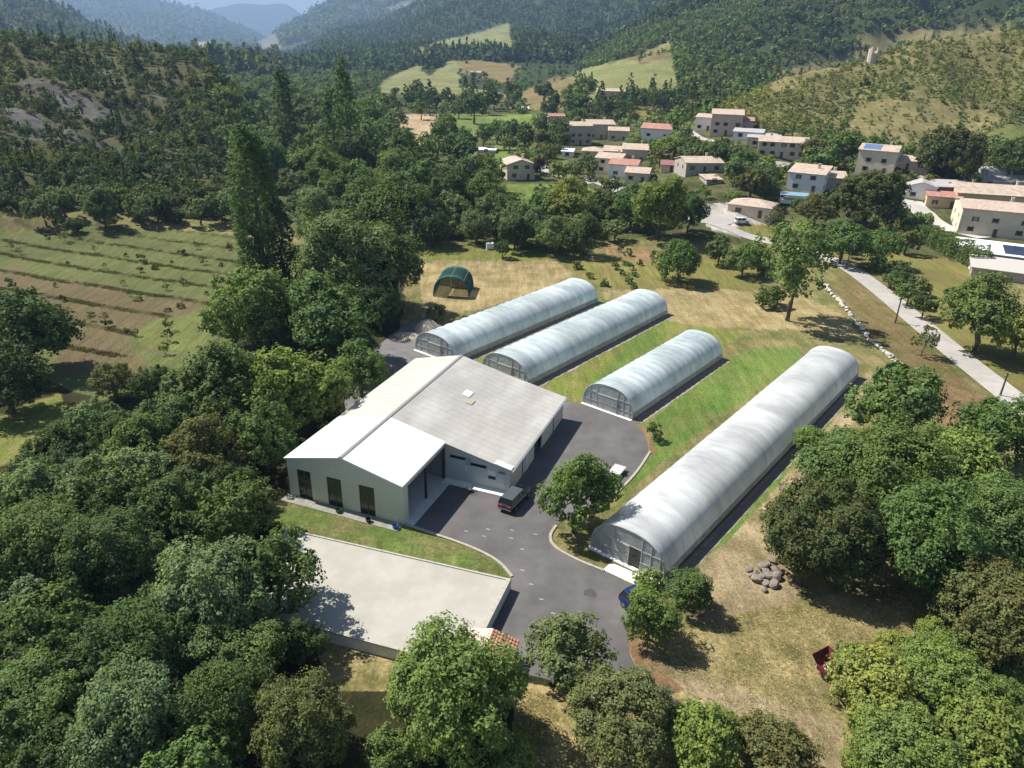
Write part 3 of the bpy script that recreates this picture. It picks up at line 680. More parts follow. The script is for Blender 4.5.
# main gable facing the yard
m = MB(); m.extr_y([(WR, 0), (WM, 0), (WM, ZM - .02), (WR, ZE - .02)], S1, S1 + .18); m.build('yard_gable_wall', mat('blue_grey_cladding', (.50, .53, .51), .6, .05, 1), shed)
m = MB().box(WM - .18, WM, S1 + .18, 17.2, 0, ZM - .03).box(WM - .18, WM, 20.0, BL - .18, 0, ZM - .03).box(WM - .18, WM, 17.2, 20.0, 2.6, ZM - .03)
m.build('side_wall', CLAD2, shed)
MB().box(WM - .6, WM - .45, 17.1, 20.1, 0, 2.6).build('loading_opening', mat('dark_opening', (.06, .065, .07), .8, .1, 1), shed)  # set-back panel; the unlit interior of the opening is its dark colour
MB().box(WM, WM + .05, 14.3, 15.3, 0, 2.15).build('door', mat('pale_blue_door', (.50, .54, .56), .5, .04, 2), shed)
for s in (13.2, 24.2): MB().box(WM, WM + .07, s, s + .1, .05, ZM - .1).build('downpipe', TRIM, shed)
# carport interior: rear partition, inner wall, floor, columns
MB().box(-WL + .2, WR - .02, S1 + .05, S1 + .2, 0, ZE - .4).build('inner_wall', mat('inner_cladding', (.30, .31, .30), .7, .08, 1), shed)
MB().box(-WL + .2, WR + .9, .2, S1, .0, .05).build('carport_floor', CONCRETE, shed)
MB().box(WR - .35, WR, .18, .9, 0, ZE - .2).build('corner_wall', CLAD, shed)
for s in (4.9, S1 - .3): MB().box(WR - .3, WR - .08, s, s + .22, 0.05, ZE - .25).build('column', mat('brown_steel', (.075, .045, .035), .6, .1, 2), shed)
MB().box(WR - .3, WR - .05, .9, S1, ZE - .5, ZE - .15).build('beam', CLAD, shed)
MB().box(WR, WM + .25, S1 - 1.0, S1, .0, .14).build('front_step', WHITE_CONC, shed)
MB().box(-WL - .3, WR - .1, -1.3, 0, .0, .06).build('front_apron', mat('shade_dark_concrete', (.26, .25, .21), .95, .35, 1.5), shed)  # shade and greenery at the gable foot put into the apron's dark colour
# roofs: thick plates with overhang
def roofplate(name, x0, x1, s0, s1, mt, ribs=0, over=.0):
    m = MB(); m.extr_y([(x0, rz_(x0)), (x1, rz_(x1)), (x1, rz_(x1) + T), (x0, rz_(x0) + T)], s0, s1)
    if ribs:
        n = int((s1 - s0) / ribs)
        for i in range(1, n):
            s = s0 + i * (s1 - s0) / n
            m.extr_y([(x0, rz_(x0) + T), (x1, rz_(x1) + T), (x1, rz_(x1) + T + .014), (x0, rz_(x0) + T + .014)], s, s + .05)
    return m.build(name, mt, shed)
_r = rz_
roofplate('roof', -WL - 0, 0, -.25, S1, WROOF, .9)
roofplate('roof', 0.001, WR, -.25, S1, WROOF, .9)
roofplate('roof', -WL, 0, S1 + .004, BL + .2, CROOF, 1.05)
roofplate('roof', 0.001, WR, S1 + .004, BL + .2, GROOF, 1.05)
m = MB(); z = lambda x: ZE + (ZM - ZE) * (x - WR) / (WM - WR)
x0, x1 = WR + .001, WM + .3
m.extr_y([(x0, z(x0)), (x1, z(x1)), (x1, z(x1) + T), (x0, z(x0) + T)], S1 - .3, BL + .2)
n = 18
for i in range(1, n):
    s = S1 + i * (BL - S1) / n; m.extr_y([(x0, z(x0) + T), (x1, z(x1) + T), (x1, z(x1) + T + .014), (x0, z(x0) + T + .014)], s, s + .05)
for k in range(0):
    xx = x0 + (x1 - x0) * k / 5; m.extr_y([(xx, z(xx) + T + .036), (xx + .06, z(xx + .06) + T + .036), (xx + .06, z(xx + .06) + T + .06), (xx, z(xx) + T + .06)], S1 - .3, BL + .2)
m.build('roof', GROOF, shed)
rm = MB()
for sg in (-1, 1): rm.extr_y([(0, ZR + T + .04), (sg * .22, rz_(sg * .22) + T + .038), (sg * .22, rz_(sg * .22) + T + .07), (0, ZR + T + .09)], -.25, BL + .2)
rm.build('ridge_cap', mat('grey_ridge', (.30, .29, .28), .6, .1, 2), shed)
def onroof(name, x, s, w, d, mt, h=.05):
    zz = [(rz_(q) if q <= WR else z(q)) + T + .037 for q in (x, x + w)]
    MB().extr_y([(x, zz[0]), (x + w, zz[1]), (x + w, zz[1] + h), (x, zz[0] + h)], s, s + d).build(name, mt, shed)
onroof('skylight', 4.2, 19.5, 1.0, 1.5, mat('skylight_sheet', (.72, .72, .70), .5, .04, 2))
onroof('roof_patch', 5.3, 18.2, .8, 1.2, mat('mossy_patch', (.42, .40, .27), .9, .1, 2))
onroof('roof_patch', WM - 1.7, S1 - .28, 1.9, .8, WROOF)
gt = MB(); gt.box(WM + .28, WM + .4, S1 - .3, BL + .2, ZM - .16, ZM + .02); gt.build('gutter', PALE, shed)
gt = MB(); gt.box(-WL - .14, -WL - .01, -.25, BL + .2, ZE - .06, ZE + .1); gt.build('gutter', PALE, shed)
gt = MB(); gt.box(WR + .002, WR + .09, -.25, S1 - .31, ZE - .08, ZE + .13); gt.build('fascia', PALE, shed)
# things on the yard gable
MB().box(WR + .55, WR + 2.6, S1 - .04, S1, 2.9, 3.25).build('slot_window', DARK, shed)
MB().box(WR + 3.0, WR + 4.9, S1 - .04, S1, 2.45, 2.8).build('slot_window', DARK, shed)
em = MB().box(WR + 2.45, WR + 3.05, S1 - .10, S1 - .045, 2.55, 3.35).box(WR + 2.7, WR + 2.8, S1 - .09, S1 - .03, 1.6, 2.5).build('emblem_panel', mat('sign_grey_blue', (.30, .36, .42), .6, .1, 2), shed)
mm = MB()
for i, (a, b) in enumerate([(2.35, 2.95), (2.45, 2.85), (2.3, 2.95), (2.5, 2.8)]): mm.box(WR + a, WR + b, S1 - .14, S1 - .095, 2.2 - i * .2, 2.32 - i * .2)
mm.build('marks', mat('sign_white', (.7, .72, .72), .6, .04, 2), em)
sp = MB().box(WR + 5.1, WR + 6.0, S1 - .05, S1, 1.75, 2.35).build('sign_board', mat('sign_white', (.7, .72, .72)), shed)
MB().box(WR + 5.15, WR + 6.0, S1 - .05, S1, 1.3, 1.68).build('window', DARK, shed)
dr = MB().box(WR + 6.25, WR + 7.2, S1 - .05, S1, 0.14, 2.2).build('door', mat('pale_blue_door', (.5, .54, .56)), shed)
MB().box(WR + 7.02, WR + 7.1, S1 - .1, S1 - .05, 1.0, 1.12).build('handle', TRIM, dr)
MB().box(WR + 6.35, WR + 7.1, S1 - .06, S1 - .002, 2.28, 2.48).build('door_sign', mat('sign_dark', (.14, .17, .2), .6, .1, 2), shed)
# clutter by the workshop
def local(x, s, z=0):
    return (bx + x * math.cos(AZ) + s * math.sin(AZ), by - x * math.sin(AZ) + s * math.cos(AZ), z)
t = empty('planter', local(WR + 3.6, S1 - 1.4, .02), -AZ); tag(t, 'small dark planter pot on the edge of the white step', 'planter')
MB().tube([(0, 0, 0), (0, 0, .4)], [.18, .26], 8).build('pot', TRIM, t); V, L_ = crown(3, (.3, .3, .25), .5, 5, 4, 5, .07); link('foliage', mesh_np('foliage', V, np.arange(len(V)).reshape(-1, 4), LEAF), t).color = (*TINTS['green'], 1)
for q, (x, s) in enumerate([(WR - .6, -.9), (3.3, -1.0), (-.4, -.8)]):
    t = empty('storage_tub', local(x, s, .06), .4 * q)
    tag(t, ['blue plastic tub outside the corner of the wing', 'dark plastic tub in front of the third bay window', 'green plastic tub in front of the middle bay window'][q], 'tub')
    mb = MB().tube([(0, 0, 0), (0, 0, .38)], [.22, .3], 10, cap=False); mb.tube([(0, 0, 0), (0, 0, .02)], [.22, .22], 10); mb.build('tub_wall', mat(['blue_plastic', 'black_plastic', 'green_plastic'][q], [(.03, .16, .42), (.02, .02, .022), (.05, .12, .05)][q], .5, .05, 2), t)
    MB().tube([(0, 0, .36), (0, 0, .4)], [.32, .32], 10, cap=False).build('rim', PALE, t)

# ------------------------------------------------------------------ flat roofed building in front
RZ = 1.15
rp = [tuple(G(x, y, RZ)) for x, y in [(285, 528), (511, 579), (466, 668), (262, 614)]]
fb = empty('flat_roof_building', (*np.mean(rp, 0), 0), 0); cx0, cy0 = np.mean(rp, 0)
lp = [(p[0] - cx0, p[1] - cy0) for p in rp]
tag(fb, 'flat pale roof with a low concrete rim, below the grass bank of the workshop', 'building')
MB().prism(lp, -.5, RZ - .12).build('wall', CONCRETE, fb)
inner = [(p[0] * (1 - .45 / math.hypot(*p)), p[1] * (1 - .45 / math.hypot(*p))) for p in lp]
MB().prism(inner, RZ - .12, RZ - .08).build('roof', mat('beige_membrane', (.375, .355, .30), .9, .07, .6, color2=(.41, .39, .335), c2scale=.3), fb)
rim = MB(); n = 4
for i in range(4):
    a, b, c, d = lp[i], lp[(i + 1) % 4], inner[(i + 1) % 4], inner[i]
    rim.prism([a, b, c, d], RZ - .119, RZ + .02)
rim.build('parapet', mat('rim_concrete', (.40, .37, .31), .9, .25, 2.5), fb)
# small tiled roof on its corner
tr = empty('tiled_porch', (*G(488, 650, 1.2), 0), math.radians(-14))
tag(tr, 'small porch with a terracotta tiled roof at the corner of the flat roof', 'porch')
TERRA = roof_tile_mat('terracotta_tiles', (.48, .24, .16), (.62, .42, .32), .28)
MB().box(-1.6, 1.7, -1.9, 1.3, -1.1 + 1.0, 1.3).build('wall', mat('cream_render', (.62, .56, .45), .9, .08, 1), tr)
m = MB().add([(-2.1, -2.3, 1.55), (.0, -2.3, 2.05), (.0, 1.5, 2.05), (-2.1, 1.5, 1.55), (-2.1, -2.3, 1.43), (.0, -2.3, 1.93), (.0, 1.5, 1.93), (-2.1, 1.5, 1.43)], [(0, 1, 2, 3), (7, 6, 5, 4), (0, 4, 5, 1), (1, 5, 6, 2), (2, 6, 7, 3), (3, 7, 4, 0)])
m.build('roof', mat('pale_pink_tiles', (.62, .47, .40), .9, .12, 3), tr)
m = MB()
for i in range(11):    # tile rows as real half-round ribs running down the slope
    y = -2.25 + i * .35
    m.tube([(0.03, y, 2.03), (2.2, y, 1.38)], [.16, .16], 8)
m.build('tile_roof', TERRA, tr)

# ------------------------------------------------------------------ greenhouses
GA = math.radians(38.68); gd = np.array([math.sin(GA), math.cos(GA)]); ge = np.array([math.cos(GA), -math.sin(GA)])
def film_material(name, base, dirt, clear):
    m = bpy.data.materials.new(name); m.use_nodes = True; nt = m.node_tree; N, L = nt.nodes, nt.links; b = N['Principled BSDF']; out = N['Material Output']
    b.inputs['Roughness'].default_value = .38; b.inputs['Specular IOR Level'].default_value = .45
    tc = N.new('ShaderNodeTexCoord')
    mp = N.new('ShaderNodeMapping'); mp.inputs['Scale'].default_value = (.25, 1.0, .25); L.new(tc.outputs['Object'], mp.inputs[0])
    n = N.new('ShaderNodeTexNoise'); n.inputs['Scale'].default_value = .7; n.inputs['Detail'].default_value = 9; n.inputs['Roughness'].default_value = .72; n.inputs['Distortion'].default_value = .5; L.new(mp.outputs[0], n.inputs['Vector'])
    mr = N.new('ShaderNodeMapRange'); mr.inputs[1].default_value = .35; mr.inputs[2].default_value = .68; L.new(n.outputs[0], mr.inputs[0])
    mx = N.new('ShaderNodeMix'); mx.data_type = 'RGBA'; L.new(mr.outputs[0], mx.inputs[0]); mx.inputs[6].default_value = (*base, 1); mx.inputs[7].default_value = (*dirt, 1)
    n2 = N.new('ShaderNodeTexNoise'); n2.inputs['Scale'].default_value = .16; n2.inputs['Detail'].default_value = 3; L.new(tc.outputs['Object'], n2.inputs['Vector'])
    m2 = N.new('ShaderNodeMapRange'); m2.inputs[1].default_value = .4; m2.inputs[2].default_value = .62; m2.inputs[3].default_value = .82; m2.inputs[4].default_value = 1.1; L.new(n2.outputs[0], m2.inputs[0])
    v = N.new('ShaderNodeVectorMath'); v.operation = 'SCALE'; L.new(mx.outputs[2], v.inputs[0]); L.new(m2.outputs[0], v.inputs['Scale'])
    L.new(v.outputs[0], b.inputs['Base Color'])
    tl = N.new('ShaderNodeBsdfTranslucent'); L.new(v.outputs[0], tl.inputs[0])
    a = N.new('ShaderNodeMixShader'); a.inputs[0].default_value = .3; L.new(b.outputs[0], a.inputs[1]); L.new(tl.outputs[0], a.inputs[2])
    tp = N.new('ShaderNodeBsdfTransparent'); tp.inputs[0].default_value = (.9, .95, .97, 1)
    c = N.new('ShaderNodeMixShader')
    m3 = N.new('ShaderNodeMapRange'); m3.inputs[1].default_value = .3; m3.inputs[2].default_value = .7; m3.inputs[3].default_value = clear * .6; m3.inputs[4].default_value = clear * 1.5; L.new(n.outputs[0], m3.inputs[0])
    L.new(m3.outputs[0], c.inputs[0]); L.new(a.outputs[0], c.inputs[1]); L.new(tp.outputs[0], c.inputs[2]); L.new(c.outputs[0], out.inputs['Surface'])
    mp2 = N.new('ShaderNodeMapping'); mp2.inputs['Scale'].default_value = (.5, 3.2, .5); L.new(tc.outputs['Object'], mp2.inputs[0])
    nw = N.new('ShaderNodeTexNoise'); nw.inputs['Scale'].default_value = 1.1; nw.inputs['Detail'].default_value = 8; nw.inputs['Roughness'].default_value = .7; nw.inputs['Distortion'].default_value = .8; L.new(mp2.outputs[0], nw.inputs['Vector'])
    bp = N.new('ShaderNodeBump'); bp.inputs['Strength'].default_value = .55; bp.inputs['Distance'].default_value = .16; L.new(nw.outputs[0], bp.inputs['Height']); L.new(bp.outputs[0], b.inputs['Normal'])
    return m
FILM_A = film_material('film_white', (.88, .90, .90), (.66, .68, .67), .15)
FILM_B = film_material('film_blue', (.84, .91, .93), (.55, .66, .68), .22)
FILM_END = film_material('film_end', (.66, .68, .67), (.36, .37, .34), .34)
STEEL = mat('galvanised_steel', (.45, .46, .46), .5, .1, 2, metallic=.4)
SOILM = mat('greenhouse_soil', (.26, .23, .19), .95, .25, 1.5, bump=.3)  # soil colour lightened to brighten the greenhouse interior
NETM = film_material('side_net', (.30, .32, .33), (.10, .11, .115), .35)
def profile(hw, h, n=22):
    P = []
    for i in range(n + 1):
        a = math.pi * (1 - i / n); c, s_ = math.cos(a), math.sin(a)
        P.append((math.copysign(abs(c) ** .80, c) * hw, (abs(s_) ** .78) * h))
    return P
def greenhouse(w0, w1, s0, s1, h, film, label, step=1.9, right_open=.95, door=(-.9, .9), nroof=0, sag=.06):
    hw = (w1 - w0) / 2; wc = (w0 + w1) / 2; o = gd * s0 + ge * wc; Lg = s1 - s0
    rt = empty('greenhouse', (o[0], o[1], 0), -GA); tag(rt, label, 'greenhouse', 'plastic film greenhouses standing side by side')
    P = profile(hw, h, 26)
    # cover film: scalloped between the hoops; left side to the ground, right side ends above a netted vent
    nb = max(4, int(round(Lg / step))); st = Lg / nb; sub = 6; rows = nb * sub + 1
    Pc = [p for p in P if not (p[0] > hw * .5 and p[1] < right_open)]
    Pc.append((np.interp(right_open, [P[-2][1], P[-3][1], P[-4][1], P[-5][1]], [P[-2][0], P[-3][0], P[-4][0], P[-5][0]]), right_open))
    Pc = [(-hw, -.05)] + Pc[1:]
    V = []; rs = np.random.RandomState(int(s0 * 10))
    for i in range(rows):
        ph = (i % sub) / sub; k = 1 - sag * math.sin(math.pi * ph) / 1.0 * .35
        jit = 1 + rs.normal() * .0012
        for (x, zq) in Pc: V.append((x * (k * .5 + .5) * jit, i * st / sub, zq * (k if zq > .4 else 1) * jit))
    nc = len(Pc); F = [(i * nc + j, (i + 1) * nc + j, (i + 1) * nc + j + 1, i * nc + j + 1) for i in range(rows - 1) for j in range(nc - 1)]
    link('film_cover', mesh_np('film_cover', V, F, film, True), rt)
    # hoops
    hm = MB().tube([(x * .992, 0, zq * .992) for x, zq in P], .035, 5); hme = None
    for i in range(nb + 1):
        if hme is None:
            ho = hm.build('hoop', STEEL, rt); hme = ho.data; ho.location = (0, 0.02, 0)
        else:
            ho = link('hoop', hme, rt); ho.location = (0, min(i * st, Lg - .02), 0)
    # side vent on the right: net, rail on top, board at the bottom
    xr = Pc[-1][0]
    MB().add([(hw * .995, 0, .22), (hw * .995, Lg, .22), (xr, Lg, right_open), (xr, 0, right_open)], [(0, 1, 2, 3)]).build('side_net', NETM, rt)
    MB().tube([(xr + .02, 0, right_open), (xr + .02, Lg, right_open)], .05, 6).build('vent_rail', mat('white_rail', (.62, .64, .64), .5, .05, 2), rt)
    MB().box(hw - .02, hw + .06, 0, Lg, -.05, .2).build('base_board', mat('weathered_board', (.22, .20, .17), .9, .25, 3), rt)
    MB().tube([(-hw - .02, 0, .9), (-hw - .02, Lg, .9)], .03, 5).build('side_rail', STEEL, rt)
    structure_floor = MB().box(-hw + .1, hw - .1, .1, Lg - .1, .0, .03).build('soil_bed', SOILM, rt)
    # crop rows inside
    rs2 = np.random.RandomState(5); cr = []
    n = int(Lg * 60); C = np.stack([np.round(rs2.uniform(-3.2, 3.2, n) / 1.3) * 1.0 + rs2.normal(size=n) * .2, rs2.uniform(.5, Lg - .5, n), rs2.uniform(.05, .6, n)], 1)
    Vq = leaf_quads(rs2, C, _unit(rs2.normal(size=(n, 3)) + [0, 0, .5]), .14)
    cp = link('crop', mesh_np('crop', Vq, np.arange(len(Vq)).reshape(-1, 4), LEAF), rt); cp.color = (*TINTS['green'], 1)
    # end walls: film between top arch and door frame
    for yy, nm in ((0.0, 'front_end'), (Lg, 'rear_end')):
        Pe = [(x, zq) for x, zq in P]; d0, d1 = door; dh = 2.15
        ew = MB()
        if yy == 0:
            left = [(x, zq) for x, zq in Pe if x <= d0]; right = [(x, zq) for x, zq in Pe if x >= d1]
            top = [(x, zq) for x, zq in Pe if d0 < x < d1]
            zl = np.interp(d0, [p[0] for p in Pe], [p[1] for p in Pe]); zr2 = np.interp(d1, [p[0] for p in Pe], [p[1] for p in Pe])
            ew.extr_y(left + [(d0, zl), (d0, 0)], 0, .02); ew.extr_y([(d1, zr2)] + right + [(d1, 0)], 0, .02)
            ew.extr_y([(d0, dh), (d0, zl)] + top + [(d1, zr2), (d1, dh)], 0, .02)
        else: ew.extr_y(Pe, yy - .02, yy)
        wl = ew.build(nm, FILM_END if yy == 0 else film, rt)
        fr = MB(); f0 = -.04 if yy == 0 else yy
        fr.tube([(x, f0 - .0, zq) for x, zq in P], .055, 5)
        for x in (-hw * .72, d0, d1, hw * .62, hw * .86):
            zt = np.interp(x, [p[0] for p in P], [p[1] for p in P]); fr.box(x - .035, x + .035, f0 - .03, f0 + .03, 0, zt)
        fr.box(-hw * .93, hw * .93, f0 - .028, f0 + .028, dh, dh + .07); fr.box(-hw * .98, d0, f0 - .026, f0 + .026, .9, .96); fr.box(d1, hw * .98, f0 - .026, f0 + .026, .9, .96)
        fr.build('end_frame', STEEL, wl)
        if yy == 0:
            dp = MB().box(d0 + .05, d1 if sag != .025 else (d0 + d1) / 2 + .3, -.14, -.1, .1, dh - .05); dd = dp.build('sliding_door', FILM_END, rt)
            q = MB(); a, b = d0 + .05, d1 if sag != .025 else (d0 + d1) / 2 + .3
            q.box(a, a + .06, -.17, -.08, .08, dh).box(b - .06, b, -.17, -.08, .08, dh).box(a, b, -.168, -.082, dh - .06, dh).box(a, b, -.168, -.082, 1.05, 1.1)
            q.build('door_frame', STEEL, dd)
    MB().box(-hw, hw, -.5, -.06, .0, .06).build('sill', WHITE_CONC, rt)
    return rt, hw, Lg, o
g1 = greenhouse(-78.2, -69.7, 73.0, 112.5, 3.7, FILM_B, 'long greenhouse nearest the green net tunnel, bluish film, behind the workshop roof', door=(-1.4, 1.4), sag=.10)
g2 = greenhouse(-65.0, -56.4, 74.0, 115.4, 3.7, FILM_B, 'long bluish greenhouse half hidden at its near end by the workshop roof corner', door=(-1.4, 1.4), sag=.10)
g3 = greenhouse(-47.7, -39.9, 75.2, 102.4, 3.7, FILM_B, 'shortest greenhouse, its glazed end facing the asphalt yard beside the small round bush', step=1.5, door=(-1.7, 1.5), sag=.11)
g4 = greenhouse(-29.4, -21.4, 49.6, 109.5, 3.8, FILM_A, 'longest and whitest greenhouse, between the bright lawn and the row of trees on the right', step=2.0, door=(-1.6, 1.5), sag=.025)
# drainage strip of bare dark gravel along the right sides
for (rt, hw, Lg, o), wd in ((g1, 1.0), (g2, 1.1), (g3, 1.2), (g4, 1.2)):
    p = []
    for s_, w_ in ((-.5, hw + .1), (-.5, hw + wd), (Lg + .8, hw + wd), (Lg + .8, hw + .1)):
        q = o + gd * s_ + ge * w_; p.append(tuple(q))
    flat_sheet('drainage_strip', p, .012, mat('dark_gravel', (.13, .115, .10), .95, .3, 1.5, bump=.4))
    # stony margin with a ragged outer line
    n_ = int(Lg / 1.2); rs3 = np.random.RandomState(int(Lg)); inner_, outer_ = [], []
    for i in range(n_ + 1):
        s_ = Lg * i / n_; inner_.append(tuple(o + gd * s_ + ge * (hw + wd - .02))); outer_.append(tuple(o + gd * s_ + ge * (hw + wd + rs3.uniform(.05, .6 if wd < 1.15 else .35))))
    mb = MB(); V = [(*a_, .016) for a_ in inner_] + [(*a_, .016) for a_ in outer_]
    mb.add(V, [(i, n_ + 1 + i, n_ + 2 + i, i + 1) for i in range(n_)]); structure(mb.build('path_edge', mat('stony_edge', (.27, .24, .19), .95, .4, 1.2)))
# red crates inside the long greenhouse
c = g4[3] + gd * 1.0 + ge * 2.6
t = empty('crate_stack', (c[0], c[1], .04), -GA); tag(t, 'red plastic crates behind the film at the front corner of the longest greenhouse', 'crates')
for k in range(3): MB().box(-.6, .6, -.4, .4, k * .34, k * .34 + .3).build('crate', mat('red_plastic', (.45, .03, .04), .5, .1, 2), t)

# ------------------------------------------------------------------ green net tunnel
c = G(450, 297); t = empty('net_tunnel', (c[0] + .2, c[1], 0), math.radians(-4)); tag(t, 'open arched tunnel frame with teal netting standing in the straw field', 'net tunnel')
TEAL = mat('teal_netting', (.012, .10, .095), .8, .15, 2)
def net_mat(nm='dark_green_net', tr_=.3):
    m = mat(nm, (.018, .06, .055), .9, .2, 2); nt = m.node_tree; N, L = nt.nodes, nt.links
    tp = N.new('ShaderNodeBsdfTransparent'); mx = N.new('ShaderNodeMixShader'); mx.inputs[0].default_value = tr_
    L.new(N['Principled BSDF'].outputs[0], mx.inputs[1]); L.new(tp.outputs[0], mx.inputs[2]); L.new(mx.outputs[0], N['Material Output'].inputs['Surface']); return m
NET = net_mat(); hw, hh, LT = 3.4, 4.0, 7.0; P = profile(hw, hh, 22)
def arc_sheet(P, y0, y1, lo, hi): 
    q = P[lo:hi]; m = MB(); n = len(q)
    return m.add([(x, y0, z_) for x, z_ in q] + [(x, y1, z_) for x, z_ in q], [(i, n + i, n + i + 1, i + 1) for i in range(n - 1)])
arc_sheet(P, .0, 1.6, 5, 18).build('top_netting', TEAL, t); arc_sheet(P, LT - .8, LT, 4, 19).build('top_netting', TEAL, t)
arc_sheet(P, 1.6, LT - .8, 6, 18).build('roof_netting', net_mat('thin_green_net', .45), t); arc_sheet(P, 0, LT, 0, 6).build('side_netting', NET, t); arc_sheet(P, 0, LT, 17, 23).build('side_netting', NET, t)
MB().extr_y(P, LT - .02, LT).build('end_netting', NET, t)
hz_ = MB().tube([(x, 0, z_) for x, z_ in P], .09, 5)
h0 = hz_.build('hoop', TEAL, t)
for i in range(1, 7): h = link('hoop', h0.data, t); h.location = (0, LT * i / 6, 0)
MB().tube([(0, 0, 0), (0, 0, hh)], .05, 6).build('post', STEEL, t); MB().tube([(0, LT, 0), (0, LT, hh)], .05, 6).build('post', STEEL, t)
for x, z_ in (P[6], P[11], P[16]): MB().tube([(x, 0, z_), (x, LT, z_)], .035, 5).build('purlin', STEEL, t)
# tank, sand heap, debris
c = land(490, 249); t = empty('water_tank', c, .2); tag(t, 'white water tank in the shade line at the edge of the trees', 'tank')
MB().box(-.9, .9, -.7, .7, .1, 1.5).build('tank_body', mat('white_plastic', (.72, .72, .70), .5, .03, 2), t, bevel=.15)
MB().box(-1, 1, -.8, .8, 0, .1).build('pallet', KERB, t); MB().tube([(0, 0, 1.5), (0, 0, 1.62)], .2, 8).build('lid', TRIM, t)
def heap(name, px, py, R, h, m, label, cat):
    c = land(px, py); rs = np.random.RandomState(int(px)); V = [(0, 0, h)]; F = []; nr, na = 7, 20
    for i in range(1, nr + 1):
        for j in range(na):
            a = 2 * math.pi * j / na; r = R * i / nr * (1 + .12 * math.sin(3 * a + px)); zz = h * (1 - (i / nr) ** 1.5) + rs.normal() * .04 * h
            V.append((r * math.cos(a), r * math.sin(a) * .8, zz if i < nr else -.1))
    for j in range(na): F.append((0, 1 + j, 1 + (j + 1) % na))
    for i in range(nr - 1):
        for j in range(na): a = 1 + i * na + j; b = 1 + i * na + (j + 1) % na; F.append((a, a + na, b + na, b))
    o = MB().add(V, F).build(name, m, smooth=True); o.location = c; tag(o, label, cat); return o
heap('sand_pile', 428, 330, 2.6, 1.9, mat('sand', (.56, .45, .34), .95, .15, 3, bump=.3), 'heap of pale sand behind the bluish greenhouse nearest the net tunnel', 'sand pile')
heap('rubble_pile', 408, 336, 2.4, .6, mat('rubble', (.42, .36, .26), .95, .4, 4, bump=.5), 'low heap of broken rubble left of the sand heap', 'rubble pile')

